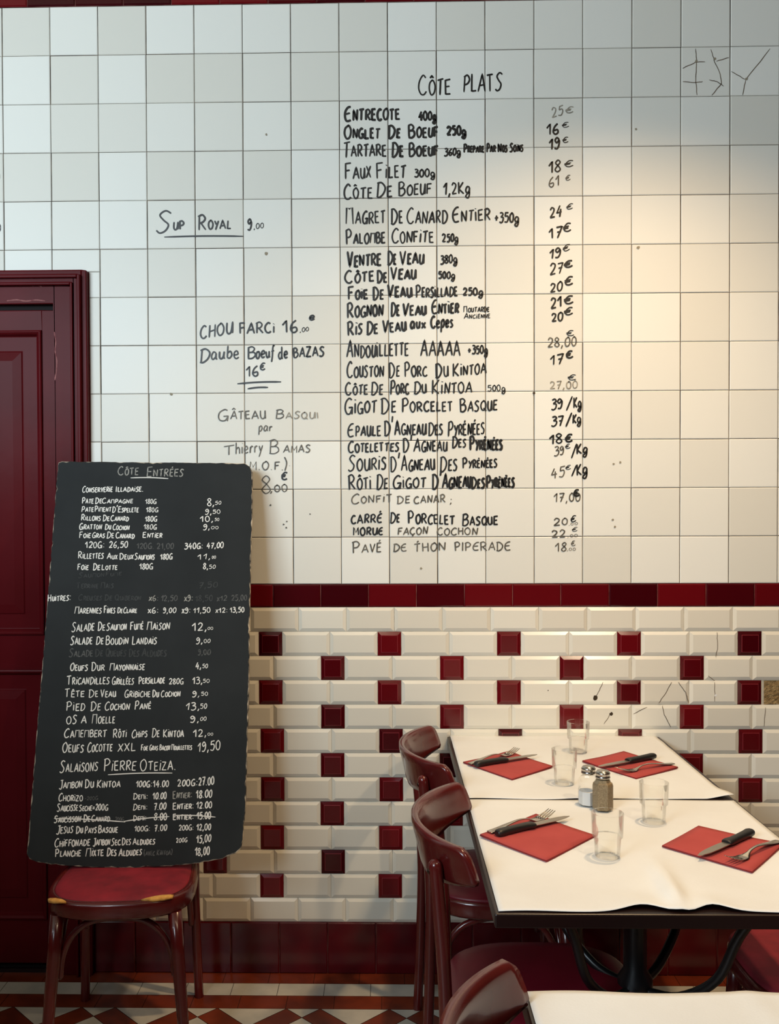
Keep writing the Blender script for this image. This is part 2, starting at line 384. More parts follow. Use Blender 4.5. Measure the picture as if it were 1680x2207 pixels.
# cracks, drill holes and pencil dots in the tiling
def ribbon(mb, pts, w, frame, m=0, taper=True, off=0.0):
    """flat stroke of width w along 2-D points; frame maps (u, v, offset) to 3-D"""
    if len(pts) < 2: return
    if len(pts) < 5:
        q = []
        for a, b in zip(pts[:-1], pts[1:]): q += [(a[0] + (b[0] - a[0]) * t, a[1] + (b[1] - a[1]) * t) for t in (0.0, 0.12, 0.88)]
        pts = q + [pts[-1]]
    n = len(pts)
    L, R = [], []
    for i in range(n):
        p, q = pts[max(i - 1, 0)], pts[min(i + 1, n - 1)]
        dx, dy = q[0] - p[0], q[1] - p[1]; l = math.hypot(dx, dy) or 1e-9; nx_, ny_ = -dy / l, dx / l
        ww = w * 0.5
        if taper and (i == 0 or i == n - 1): ww *= 0.6
        L.append((pts[i][0] + nx_ * ww, pts[i][1] + ny_ * ww)); R.append((pts[i][0] - nx_ * ww, pts[i][1] - ny_ * ww))
    a = [frame(u, v, off) for u, v in L]; b = [frame(u, v, off) for u, v in R]
    mb.mesh(a + b, [(i, n + i, n + i + 1, i + 1) for i in range(n - 1)], m, 0.5, False)
wf = lambda u, v, o: (u, -0.0074 - o, v)
wf2 = lambda u, v, o: (u, -0.0094 - o, v)
CR = [[(.955, 2.876), (.958, 2.837), (.9555, 2.784), (.960, 2.735)], [(.916, 2.817), (.955, 2.835), (.984, 2.836)], [(1.002, 2.874), (1.012, 2.840), (1.0305, 2.7975), (1.035, 2.769), (1.005, 2.734)],
      [(.916, 2.776), (.953, 2.773), (.977, 2.776)], [(1.019, 2.837), (1.057, 2.848)], [(.998, 2.781), (1.021, 2.775), (1.041, 2.761)], [(1.0645, 2.8055), (1.1085, 2.7795), (1.182, 2.873)], [(1.1085, 2.7795), (1.099, 2.733)]]
CRM = [[(1.026, 1.0776), (1.0276, 1.0313), (1.022, 1.0024)], [(.646, .872), (.659, .891), (.673, .923)], [(.846, .8575), (.867, .887), (.886, .923)], [(.907, .923), (.929, .891), (.938, .858)], [(1.0193, .923), (1.0195, .862)],
       [(.857, .850), (.863, .821), (.883, .782)], [(.767, .824), (.810, .8445)], [(.698, .8255), (.676, .792)], [(1.176, .843), (1.172, .785)], [(.998, .943), (1.019, .927)]]
for lst, fr, w in ((CR, wf, 0.0022), (CRM, wf2, 0.0018)):
    for c in lst:
        mb = MB(); pts = []
        for i in range(len(c) - 1):
            for k in range(5):
                t = k / 5; pts.append((c[i][0] + (c[i + 1][0] - c[i][0]) * t + rnd.uniform(-.0008, .0008), c[i][1] + (c[i + 1][1] - c[i][1]) * t + rnd.uniform(-.0008, .0008)))
        pts.append(c[-1]); ribbon(mb, pts, w, fr); mb.build('tile_crack', M['crack'], upper if lst is CR else metro)
for (u, v, r, mm, fr) in ((.781, 2.270, .006, 'dot', wf), (.773, 2.633, .004, 'dot', wf), (-.372, 2.262, .006, 'dot', wf), (-.370, 2.630, .004, 'dot', wf), (-.3226, 1.418, .0034, 'ink_g', wf), (-.3124, 1.427, .003, 'ink_g', wf),
                      (-.314, 1.408, .0034, 'ink_g', wf), (-.363, 1.478, .004, 'ink_g', wf), (-.2394, 1.45, .0025, 'ink_g', wf), (.650, .8735, .010, 'hole', wf2), (.699, .824, .006, 'hole', wf2), (.5026, .897, .002, 'hole', wf2), (1.022, .882, .004, 'salt', wf2),
                      (.703, 1.429, .004, 'dot', wf), (.710, 1.407, .004, 'dot', wf), (.7056, 1.602, .004, 'dot', wf), (.726, 1.607, .004, 'dot', wf), (.1075, 1.279, .004, 'dot', wf), (.4596, 1.823, .005, 'hole', wf), (-.673, 1.827, .005, 'dot', wf),
                      (.9576, 2.8385, .005, 'dot', wf), (1.0144, 2.845, .005, 'dot', wf), (1.111, 2.7826, .005, 'dot', wf)):
    mb = MB(); n = 9; mb.face([fr(u + r * rnd.uniform(.6, 1.1) * math.cos(6.283 * k / n), v + r * rnd.uniform(.6, 1.1) * math.sin(6.283 * k / n), 0.0002) for k in range(n)])
    mb.build('drill_hole' if mm == 'hole' else 'filled_hole', M[mm], upper if fr is wf else metro)

# the other walls, the ceiling and the shop window behind the camera
w = MB(); w.box(RX0 - 0.2, RX0, FY - 0.25, 0.25, -0.06, RH); w.box(RX0, RX0 + 0.02, FY, 0.0, 0.0, 1.5, 1)
tag(w.build('wall_left', [M['room_wall'], M['dark_wall']]), kind='structure')
w = MB(); w.box(RX1, RX1 + 0.2, FY - 0.25, 0.25, -0.06, RH); w.box(RX1 - 0.02, RX1, FY, -0.02, 0.0, 1.5, 1)
tag(w.build('wall_right', [M['room_wall'], M['dark_wall']]), kind='structure')
w = MB()
w.box(RX0, RX1, FY - 0.25, FY, -0.06, WZ0, 1); w.box(RX0, RX1, FY - 0.25, FY, WZ1, RH, 1); w.box(RX0, WX0, FY - 0.25, FY, WZ0, WZ1, 1); w.box(WX1, RX1, FY - 0.25, FY, WZ0, WZ1, 1)
tag(w.build('wall_front', [M['room_wall'], M['dark_wall']]), kind='structure')
w = MB(); w.box(RX0 - 0.2, RX1 + 0.2, FY - 0.25, 0.25, RH, RH + 0.1)
tag(w.build('ceiling', M['ceil']), kind='structure')
w = MB()
for x in (WX0, WX0 + (WX1 - WX0) / 2 - 0.03, WX1 - 0.06): w.box(x, x + 0.06, FY - 0.08, FY - 0.02, WZ0, WZ1)
for z in (WZ0, WZ1 - 0.06): w.box(WX0 + 0.06, WX1 - 0.06, FY - 0.08, FY - 0.02, z, z + 0.06)
tag(w.build('window_1', M['frame_grey']), kind='structure')

w = MB(); w.box(RX0 + 0.01, -1.20, -2.55, -2.49, 0.0, 1.86)  # unseen panel added to keep window daylight off the lower wall and door
tag(w.build('light_blocker', M['dark_wall'], bevel=0.004), kind='structure')

# ---------------------------------------------------------------- door on the left
def arch_frame(mb, x0, x1, z1, w, y0, y1, m=0):
    """one moulding step of the casing: two uprights and a head, inside edge x0+w .. x1-w"""
    mb.box(x0, x0 + w, y1, y0, 0.0, z1, m); mb.box(x1 - w, x1, y1, y0, 0.0, z1, m); mb.box(x0 + w, x1 - w, y1, y0, z1 - w, z1, m)
tr = MB(); cx0, cx1 = DL, DX
arch_frame(tr, cx0, cx1, DZ, 0.016, 0.0, -0.030)
arch_frame(tr, cx0 + 0.016, cx1 - 0.016, DZ - 0.016, 0.010, 0.0, -0.046)
arch_frame(tr, cx0 + 0.026, cx1 - 0.026, DZ - 0.026, 0.014, 0.0, -0.036)
arch_frame(tr, cx0 + 0.040, cx1 - 0.040, DZ - 0.040, 0.008, 0.0, -0.044)
arch_frame(tr, cx0 + 0.048, cx1 - 0.048, DZ - 0.048, 0.055, 0.0, -0.028)
casing = tag(tr.build('trim_1', M['door'], bevel=0.0025), kind='structure')
lx0, lx1, lz0, lz1 = cx0 + 0.1045, cx1 - 0.1045, 0.035, DZ - 0.122
gp = MB(); gp.box(cx0 + 0.1032, cx1 - 0.1032, -0.003, -0.001, 0.0, DZ - 0.1032); gp.build('door_gap', M['gap'], casing)
dr = MB()
def door_leaf():
    st = 0.040
    yb, yf = -0.003, -0.020
    rails = ((lz0, 0.175), (0.965, 1.075), (lz1 - 0.062, lz1))
    dr.box(lx0, lx0 + st, yf, yb, lz0, lz1); dr.box(lx1 - st, lx1, yf, yb, lz0, lz1)
    for a, b in rails: dr.box(lx0 + st, lx1 - st, yf, yb, a, b)
    for a, b in ((rails[0][1], rails[1][0]), (rails[1][1], rails[2][0])):
        x0, x1 = lx0 + st, lx1 - st
        def loop(i, y): return [(x0 + i, y, a + i), (x1 - i, y, a + i), (x1 - i, y, b - i), (x0 + i, y, b - i)]
        steps = [(0.0, yf), (0.0, yf - 0.007), (0.006, yf - 0.009), (0.012, yf - 0.004), (0.018, yf + 0.007), (0.064, yf + 0.007), (0.067, yf + 0.004), (0.094, yf + 0.000)]
        L = [loop(i, y) for i, y in steps]
        dr.rings(L, caps=False, smooth=False); dr.face(L[-1])
door_leaf()
door = tag(dr.build('door_1', M['door'], bevel=0.0015), kind='structure')
th = MB(); th.box(cx0, cx1, -0.012, 0.0, 0.0, 0.012)
th.build('threshold', M['top_wood'], casing)
# chipped paint along the inner edge of the casing and under its head
for (pts) in ([(-1.0325, 2.02), (-1.028, 1.99), (-1.030, 1.96), (-1.025, 1.93), (-1.027, 1.90), (-1.032, 1.87)], [(-1.18, 2.117), (-1.15, 2.120), (-1.12, 2.116), (-1.09, 2.119), (-1.06, 2.116)], [(-1.1, 2.162), (-1.085, 2.166), (-1.07, 2.160)]):
    mb = MB(); ribbon(mb, [(a.x, a.y) for a in catmull([(p[0], p[1], 0) for p in pts], 4)], 0.004, lambda u, v, o: (u, -0.0285 - o, v)); mb.build('paint_chip', M['chip'], casing)

# ================================================================ handwriting
G = {}
def gdef(s):
    for line in s.strip().split('\n'):
        k, w, rest = line.split(' ', 2); strokes = []
        for st in rest.split(';'):
            st = st.strip(); curve = st.startswith('c'); st = st[1:] if curve else st
            pts = [tuple(float(v) for v in p.split(',')) for p in st.split()]; strokes.append((curve, pts))
        G[k] = (float(w), strokes)
gdef("""A .62 0,0 .34,1 .62,0;.1,.34 .54,.38
B .54 .06,1 .06,0;c 0,.92 .3,1 .47,.78 .3,.55 .08,.52;c .08,.52 .45,.5 .54,.22 .3,0 .0,.03
C .56 c .54,.86 .36,1 .1,.72 .03,.35 .16,.04 .38,.0 .56,.16
D .62 .1,1 .08,0;c 0,.94 .32,.98 .6,.62 .5,.2 .22,-.03 .0,.04
E .48 .47,1 .05,.97 .05,.02 .48,.03;.05,.52 .4,.55
Є .54 c .52,.98 .3,.95 .08,.68 .03,.3 .18,.02 .52,.06;.06,.5 .46,.55
F .5 .06,0 .05,.97 .5,1;.05,.52 .4,.56
G .58 c .54,.88 .36,1 .1,.74 .03,.35 .16,.03 .4,.03 .54,.3;.3,.4 .58,.42 .54,-.04
H .56 .05,1 .05,0;.52,1 .52,-.03;.05,.48 .52,.54
I .14 .07,1 .07,0
J .46 c .44,1 .44,.3 .28,-.06 .02,.06;.2,.98 .6,1
K .52 .06,1 .05,0;.5,1 .07,.42 .52,0
L .46 .06,1 .05,.02 .46,.05
M .62 .0,.02 .08,1 .3,.93 .56,1 .6,-.02
§ .66 .03,0 .08,1 .32,.35 .58,1 .63,0
N .58 .04,0 .06,1 .48,.05 .56,1.04
O .58 c .34,1 .08,.78 .03,.36 .22,.0 .48,.14 .56,.6 .4,.94 .26,1
P .52 .07,1 .06,-.02;c -.02,.9 .3,1.02 .5,.76 .36,.5 .08,.44
Q .6 c .34,1 .08,.78 .03,.36 .22,.0 .48,.14 .56,.6 .4,.94 .26,1;.32,.25 .62,-.08
R .56 .07,1 .06,0;c -.02,.9 .3,1.02 .5,.78 .34,.52 .08,.46;.2,.48 .56,.0
S .52 c .52,.9 .3,1.02 .1,.82 .24,.58 .44,.36 .36,.08 .14,-.02 .0,.1
T .56 .28,1 .26,0;0,.94 .56,1.02
U .54 c .05,1 .05,.3 .2,.0 .42,.16 .5,1;.5,1 .53,0
V .5 0,1 .22,0 .5,1
W .8 0,1 .2,0 .4,.8 .6,0 .8,1
X .52 .02,1 .5,0;.5,1 .0,0
Y .52 .02,1 .26,.5;.52,1 .16,-.08
Z .54 .03,.97 .5,1 .02,.02 .54,.04
ı .16 .08,.86 .07,0;.07,1.1 .1,1.16
0 .48 c .28,1 .06,.78 .03,.3 .2,.0 .42,.2 .45,.7 .3,.98 .2,.96
1 .34 .0,.62 .28,1 .26,0
2 .5 c .03,.76 .18,1 .42,.84 .36,.5 .02,.02;.02,.02 .5,.06
3 .48 c .04,.94 .3,1 .44,.78 .16,.55;c .16,.55 .48,.48 .44,.1 .2,-.04 .0,.06
4 .52 .32,1 .02,.34 .52,.38;.4,.68 .34,-.06
5 .48 .48,1 .12,.98 .07,.58;c .07,.58 .36,.64 .46,.36 .3,.0 .0,.06
6 .46 c .4,1 .14,.7 .03,.28 .2,.0 .42,.14 .38,.42 .08,.34
7 .5 .02,.96 .5,1 .18,-.04;.1,.5 .44,.54
8 .46 c .25,.54 .05,.78 .24,1 .42,.8 .22,.52 .02,.22 .22,.0 .44,.2 .25,.54
9 .46 c .42,.78 .22,1 .04,.78 .18,.54 .42,.74 .4,.3 .24,.0 .0,.06
€ .56 c .54,.92 .3,1 .1,.6 .12,.16 .32,.0 .56,.14;.0,.6 .42,.64;.0,.4 .38,.44
, .2 .14,.12 .04,-.22
. .18 .07,.0 .1,.07
: .2 .08,.08 .1,.16;.08,.6 .1,.68
; .22 .14,.1 .04,-.2;.12,.55 .13,.65
/ .5 .0,0 .5,1
+ .46 .0,.42 .46,.46;.23,.7 .22,.14
- .34 .0,.42 .32,.45
= .4 .0,.3 .38,.32;.0,.55 .38,.57
' .16 .12,1.25 .05,.85
( .26 c .24,1.1 .05,.6 .2,-.1
) .26 c .02,1.1 .2,.6 .04,-.1
`a .5 c .42,.5 .2,.58 .03,.26 .16,.0 .38,.2 .43,.52;c .43,.52 .42,.1 .52,.03
`b .46 .06,1 .04,.05;c .05,.4 .3,.56 .44,.28 .26,.0 .04,.06
`d .5 c .42,.46 .2,.56 .03,.26 .16,.0 .38,.2 .44,1;c .44,1 .42,.12 .52,.03
`e .44 c .05,.26 .38,.34 .3,.56 .1,.48 .04,.2 .18,.0 .44,.1
`f .4 c .42,.9 .28,1 .2,.7 .16,.1 .06,-.4;.0,.5 .4,.54
`g .46 c .42,.5 .18,.58 .03,.28 .18,.04 .4,.24 .42,.5;c .42,.5 .42,-.1 .26,-.4 .02,-.28 .2,-.05 .46,.08
`h .46 .06,1 .04,.0;c .05,.34 .26,.56 .4,.4 .42,.0
`i .16 .07,.54 .07,.0;.08,.76 .1,.8
`m .7 .04,.54 .04,0;c .05,.36 .2,.56 .3,.4 .32,0;c .33,.36 .5,.56 .6,.4 .64,0
`o .44 c .24,.55 .05,.4 .06,.1 .24,.0 .4,.2 .36,.48 .2,.56
`p .46 .08,.56 .02,-.42;c .07,.4 .3,.6 .44,.32 .26,.02 .06,.06
`r .36 .06,.54 .05,0;c .06,.34 .2,.54 .36,.48
`s .38 c .36,.5 .18,.57 .06,.44 .22,.28 .34,.12 .16,-.02 .0,.06
`u .48 c .04,.54 .05,.14 .18,.0 .36,.14 .42,.54;c .42,.54 .4,.1 .5,.03
`x .44 .02,.52 .4,.0;.42,.54 .0,.0
`y .46 .04,.54 .2,.05;.44,.54 .04,-.42""")
ACC = {"'": lambda w: [(False, [(w * .45, 1.14), (w * .72, 1.34)])], '^': lambda w: [(False, [(w * .2, 1.12), (w * .45, 1.3), (w * .72, 1.14)])],
       ',': lambda w: [(True, [(w * .5, 0), (w * .6, -.14), (w * .4, -.24)])]}
def layout(text, tallE):
    """strokes of one run of letters in units of the capital height, and its width"""
    x = 0.0; out = []; i = 0; SP = 0.17
    while i < len(text):
        c = text[i]; i += 1
        if c == ' ': x += 0.36; continue
        sc = 1.0; key = c
        if c == '`': key = '`' + text[i]; i += 1
        elif c.islower():
            sc = 0.74; key = 'ı' if c == 'i' else c.upper()
        elif c == 'E' and tallE: key = 'Є'
        if key not in G: continue
        w, st = G[key]; st = list(st)
        while i < len(text) and text[i] in "'^" and not (c == 'D'): st += ACC[text[i]](w); i += 1
        if i < len(text) - 1 and text[i] == ',' and c == 'C': st += ACC[','](w); i += 1
        ws = rnd.uniform(0.92, 1.08); dy = rnd.uniform(-.03, .03); sl = rnd.uniform(-.05, .07); yr = rnd.uniform(.94, 1.06)
        for cv, pts in st:
            q = [(x + (px * ws + sl * py) * sc + rnd.uniform(-.012, .012), (py * yr * sc) + dy + rnd.uniform(-.015, .015)) for px, py in pts]
            if cv: q = [(a.x, a.y) for a in catmull([(p[0], p[1], 0) for p in q], 5)]
            out.append(q)
        x += (w * ws + SP) * sc
    return out, max(x - SP * .7, 0.1)
def write_line(name, segs, frame, mats, weights, parent, label, tallE):
    mb = MB(); used = []; n = 0
    for text, x0, x1, z0, z1, h, k in segs:
        if k not in used: used.append(k)
        mi = used.index(k); x0, x1, z0, z1, h = [v / 1000.0 for v in (x0, x1, z0, z1, h)]; wgt = weights[k]
        if text == '~':
            pts = [(x0 + (x1 - x0) * t, z0 + (z1 - z0) * t + 0.0022 * math.sin(t * 3.1)) for t in [a / 8 for a in range(9)]]
            ribbon(mb, pts, wgt, frame, mi, True, n * 2e-6); n += 1; continue
        st, w = layout(text, tallE); kx = (x1 - x0) / w
        wg = max(0.0013, min(wgt, h * 0.17)) if h < 0.02 else wgt
        for q in st:
            pts = [(x0 + a * kx, z0 + (z1 - z0) * (a / w) + b * h) for a, b in q]
            ribbon(mb, pts, wg * rnd.uniform(.86, 1.12), frame, mi, True, n * 2e-6); n += 1
    o = mb.build(name, [mats[k] for k in used], parent, weld=False)
    o['label'] = label; return o
DISH=[
[('Co^te',103,202,2744,2747,62.6,'k'),('PLATS',242,362,2755,2755,52.6,'k')],
[('Entrecote',-126,45,2668,2671,44.2,'K'),('400`g',104,158,2668,2668,25.7,'K')],
[('Onglet',-128,-17,2615,2614,40.0,'K'),('De',9,46,2614,2616,38.5,'K'),('Boeuf',72,164,2615,2616,41.4,'K'),('250`g',191,250,2622,2621,27.1,'K')],
[('Tartare',-131,3,2557,2560,47.1,'k'),('De',20,56,2558,2558,42.8,'K'),('Boeuf',73,164,2558,2559,40.0,'K'),('360`g',182,233,2558,2561,21.4,'k'),('Prepare Par Nos Soins',243,426,2567,2569,25.6,'k')],
[('Faux',-126,-45,2490,2493,47.2,'k'),('Filet',-28,63,2489,2492,48.6,'k'),('300`g',90,154,2494,2494,22.9,'k')],
[('Co^te',-129,-41,2428,2430,44.4,'k'),('De',-28,21,2433,2434,42.9,'k'),('Boeuf',40,143,2438,2441,44.3,'k'),('1,2K`g',179,263,2438,2441,35.7,'k')],
[('Magret',-123,-1,2349,2354,48.7,'k'),('De',17,53,2351,2352,48.7,'k'),('Canard',66,192,2350,2352,50.1,'k'),('Entier',208,324,2353,2359,45.7,'k'),('+350`g',338,413,2352,2351,28.6,'k')],
[('Palombe',-123,-1,2289,2292,43.0,'k'),('Confite',19,149,2292,2292,45.8,'k'),('250`g',176,225,2293,2294,24.3,'k')],
[('Ventre',-119,-14,2219,2222,45.9,'K'),('De',6,33,2225,2226,40.2,'K'),('Veau',45,118,2224,2227,43.0,'K'),('380`g',170,222,2225,2229,24.4,'k')],
[('Co^te',-127,-36,2168,2173,40.2,'K'),('De',-27,4,2169,2170,37.3,'K'),('Veau',16,94,2179,2179,38.7,'K'),('500`g',164,215,2180,2180,20.1,'k')],
[('Foie',-117,-56,2117,2120,38.8,'K'),('De',-40,-7,2116,2117,38.8,'K'),('Veau',6,81,2123,2125,40.2,'K'),('Persillade',94,223,2122,2125,38.7,'k'),('250`g',240,302,2127,2128,22.9,'k')],
[('Rognon',-120,-9,2061,2067,46.0,'K'),('De',16,43,2065,2066,40.2,'K'),('Veau',53,125,2066,2069,38.8,'K'),('Entier',143,226,2070,2074,40.2,'K'),('Moutarde',242,321,2075,2077,18.6,'k'),('Ancienne',243,324,2055,2057,15.8,'K')],
[('Ris',-119,-74,2006,2010,43.2,'K'),('De',-60,-25,2010,2012,38.8,'K'),('Veau',-9,63,2015,2019,38.8,'K'),('`a`u`x',76,125,2026,2027,37.4,'K'),("C`e'`p`e`s",140,209,2027,2031,37.3,'K')],
[('Andouillette',-122,70,1937,1943,50.4,'k'),('AAAAA',108,232,1939,1941,47.4,'k'),('+350`g',255,316,1947,1947,24.4,'k')],
[('Couston',-122,-7,1875,1878,46.1,'k'),('De',9,42,1875,1877,43.2,'k'),('Porc',58,128,1876,1879,41.8,'k'),('Du',154,194,1874,1877,44.6,'k'),('Kintoa',208,312,1877,1885,40.3,'k')],
[('Co^te',-127,-57,1821,1824,37.5,'k'),('De',-47,-10,1821,1822,38.9,'k'),('Porc',13,71,1823,1824,40.4,'k'),('Du',87,125,1823,1826,37.5,'k'),('Kintoa',142,267,1823,1826,43.2,'k'),('500`g',316,371,1830,1830,18.7,'k')],
[('Gigot',-129,-30,1761,1767,47.6,'k'),('De',-16,31,1763,1767,46.2,'k'),('Porcelet',49,207,1767,1770,40.4,'k'),('Basque',230,346,1767,1772,41.8,'k')],
[('Epaule',-120,-17,1690,1694,41.9,'k'),("D'Agneau",-6,124,1695,1697,44.7,'k'),('Des',131,176,1694,1697,40.4,'k'),("Pyre'ne'es",192,306,1691,1698,46.1,'k')],
[('Cotelettes',-119,39,1642,1646,34.7,'k'),("D'Agneau",52,189,1643,1645,41.9,'k'),('Des',205,248,1655,1658,33.2,'k'),("Pyre'ne'es",260,361,1647,1648,40.4,'K')],
[('Souris',-119,0,1584,1590,49.2,'k'),("D'Agneau",13,151,1582,1587,46.2,'k'),('Des',167,221,1580,1586,43.3,'k'),("Pyre'ne'es",238,345,1591,1595,31.7,'k')],
[('Ro^ti',-118,-48,1526,1529,44.9,'k'),('De',-31,4,1527,1530,43.4,'k'),('Gigot',20,124,1529,1533,40.5,'k'),("D'Agneau",143,264,1528,1532,44.8,'K'),('Des',265,306,1528,1530,36.1,'K'),("Pyre'ne'es",312,398,1530,1533,36.1,'K')],
[('Confit',-111,18,1481,1488,29.0,'g'),('de',33,73,1482,1484,30.4,'g'),('canar',86,183,1482,1485,30.4,'g'),(';',197,206,1482,1482,20.2,'g')],
[("CARRE'",-110,-13,1419,1423,26.1,'k'),('De',11,41,1422,1423,31.9,'k'),('Porcelet',67,213,1421,1416,37.6,'k'),('Basque',236,347,1412,1416,34.7,'k')],
[('§ORUE',-104,-10,1383,1385,23.2,'k'),('FAC,ON',35,129,1384,1386,21.7,'g'),('COCHON',158,285,1383,1384,21.7,'g')],
[("Pave'",-107,-17,1328,1332,36.3,'g'),('DE',21,64,1332,1333,21.8,'g'),("T'HON",86,186,1331,1335,26.1,'g'),('PIPERADE',213,388,1334,1335,26.1,'g')],
]
PRICE=[
[('25',515,550,2671,2680,29.8,'f'),('€',555,582,2684,2687,17.0,'f')],
[('16',499,536,2618,2621,34.1,'k'),('€',546,569,2639,2643,14.2,'k')],
[('19',506,539,2573,2576,32.7,'k'),('€',547,567,2593,2596,15.6,'k')],
[('18',506,543,2501,2505,34.2,'k'),('€',552,583,2518,2522,18.5,'k')],
[('61',506,539,2457,2463,31.3,'g'),('€',556,573,2477,2481,15.7,'g')],
[('24',509,546,2363,2370,32.8,'k'),('€',558,580,2388,2392,15.7,'k')],
[('17',507,546,2300,2303,31.4,'k'),('€',549,576,2320,2325,22.8,'k')],
[('19',507,543,2237,2243,28.6,'k'),('€',548,572,2258,2265,18.6,'k')],
[('27',509,550,2187,2194,32.9,'k'),('€',552,582,2208,2214,20.0,'k')],
[('20',510,548,2134,2140,27.2,'k'),('€',553,582,2154,2158,24.3,'k')],
[('21',512,546,2084,2090,30.1,'k'),('€',552,583,2097,2102,24.3,'k')],
[('20',515,550,2043,2048,25.8,'k'),('€',552,582,2061,2067,20.0,'k')],
[('28,00',502,592,1965,1969,28.7,'g'),('€',560,586,1999,2001,15.8,'k')],
[('17',510,552,1908,1915,30.1,'k'),('€',558,582,1929,1933,20.1,'k')],
[('27,00',509,595,1835,1837,23.0,'f'),('€',563,591,1862,1863,15.8,'k')],
[('39',513,549,1771,1777,30.2,'k'),('/',560,582,1768,1768,46.0,'k'),('K`g',582,606,1777,1779,31.6,'k')],
[('37',513,552,1720,1724,28.8,'k'),('/',558,578,1719,1719,43.1,'k'),('K`g',579,605,1729,1732,28.8,'k')],
[('18',507,548,1664,1668,28.8,'k'),('€',555,581,1669,1673,23.0,'k')],
[('39',522,553,1627,1635,25.9,'g'),('€',556,573,1649,1653,13.0,'k'),('/',575,591,1620,1620,46.1,'k'),('K`g',592,625,1633,1637,31.7,'k')],
[('45',513,555,1558,1565,30.3,'g'),('€',556,575,1584,1588,13.0,'k'),('/',576,591,1565,1565,34.6,'k'),('K`g',592,625,1568,1572,34.6,'k')],
[('17,00',520,604,1485,1487,26.0,'g'),('€',582,602,1502,1505,20.2,'k')],
[('20',520,565,1411,1415,21.7,'g'),('€',572,591,1421,1425,17.3,'k'),(',00',566,595,1412,1414,7.2,'g')],
[('22',515,558,1375,1376,21.7,'g'),('€',576,595,1392,1395,11.6,'k'),(',00',563,595,1375,1376,8.7,'g')],
[('18',525,561,1329,1333,26.0,'g'),('€',574,589,1347,1350,14.4,'g'),(',00',561,589,1333,1334,8.7,'g')],
]
NOTE=[
[('S',-716,-669,2332,2332,63.3,'k'),('UP',-663,-627,2339,2340,24.5,'k'),('R',-585,-559,2338,2339,46.0,'k'),('OYAL',-553,-481,2339,2340,25.9,'k'),('9',-430,-417,2336,2336,33.0,'k'),(',00',-411,-379,2338,2342,15.8,'k'),('~',-691,-444,2316,2316,0,'k')],
[('CHOU',-580,-477,1999,2016,37.5,'k'),('FARCi',-457,-348,2013,2016,31.7,'k'),('16',-322,-274,2016,2017,36.0,'k'),(',00',-269,-240,2017,2021,13.0,'k'),('`e',-239,-220,2054,2056,23.0,'k')],
[('D',-582,-549,1925,1932,41.9,'k'),('`a`u`b`e',-547,-458,1935,1938,40.4,'k'),('B',-432,-406,1935,1937,39.0,'k'),('`o`e`u`f',-406,-348,1936,1940,37.5,'k'),('`d`e',-336,-306,1935,1938,37.5,'k'),('BAZAS',-289,-191,1938,1943,30.3,'k')],
[('16',-437,-398,1881,1882,31.8,'k'),('€',-395,-376,1900,1902,20.2,'k'),('~',-465,-328,1858,1863,0,'k'),('~',-433,-369,1842,1846,0,'k')],
[('G',-527,-493,1743,1743,34.8,'g'),('A^TEAU',-487,-375,1747,1749,24.6,'g'),('B',-346,-319,1749,1750,27.5,'g'),('ASQUI',-314,-210,1749,1748,20.2,'f'),('`p`a`r',-399,-355,1710,1710,27.5,'g')],
[('T',-508,-472,1635,1638,29.0,'g'),('`h`i`e`r`r`y',-472,-385,1638,1646,37.7,'g'),('B',-366,-335,1640,1640,43.5,'g'),('A§AS',-322,-236,1642,1644,21.7,'g')],
[('§.O.F.',-429,-321,1589,1588,26.1,'g'),(')',-319,-308,1588,1588,37.7,'g'),('.',-305,-299,1601,1601,14.5,'g')],
[('8',-391,-359,1516,1516,55.1,'g'),(',00',-364,-308,1519,1521,21.8,'g'),('€',-330,-309,1558,1558,21.7,'k')],
]
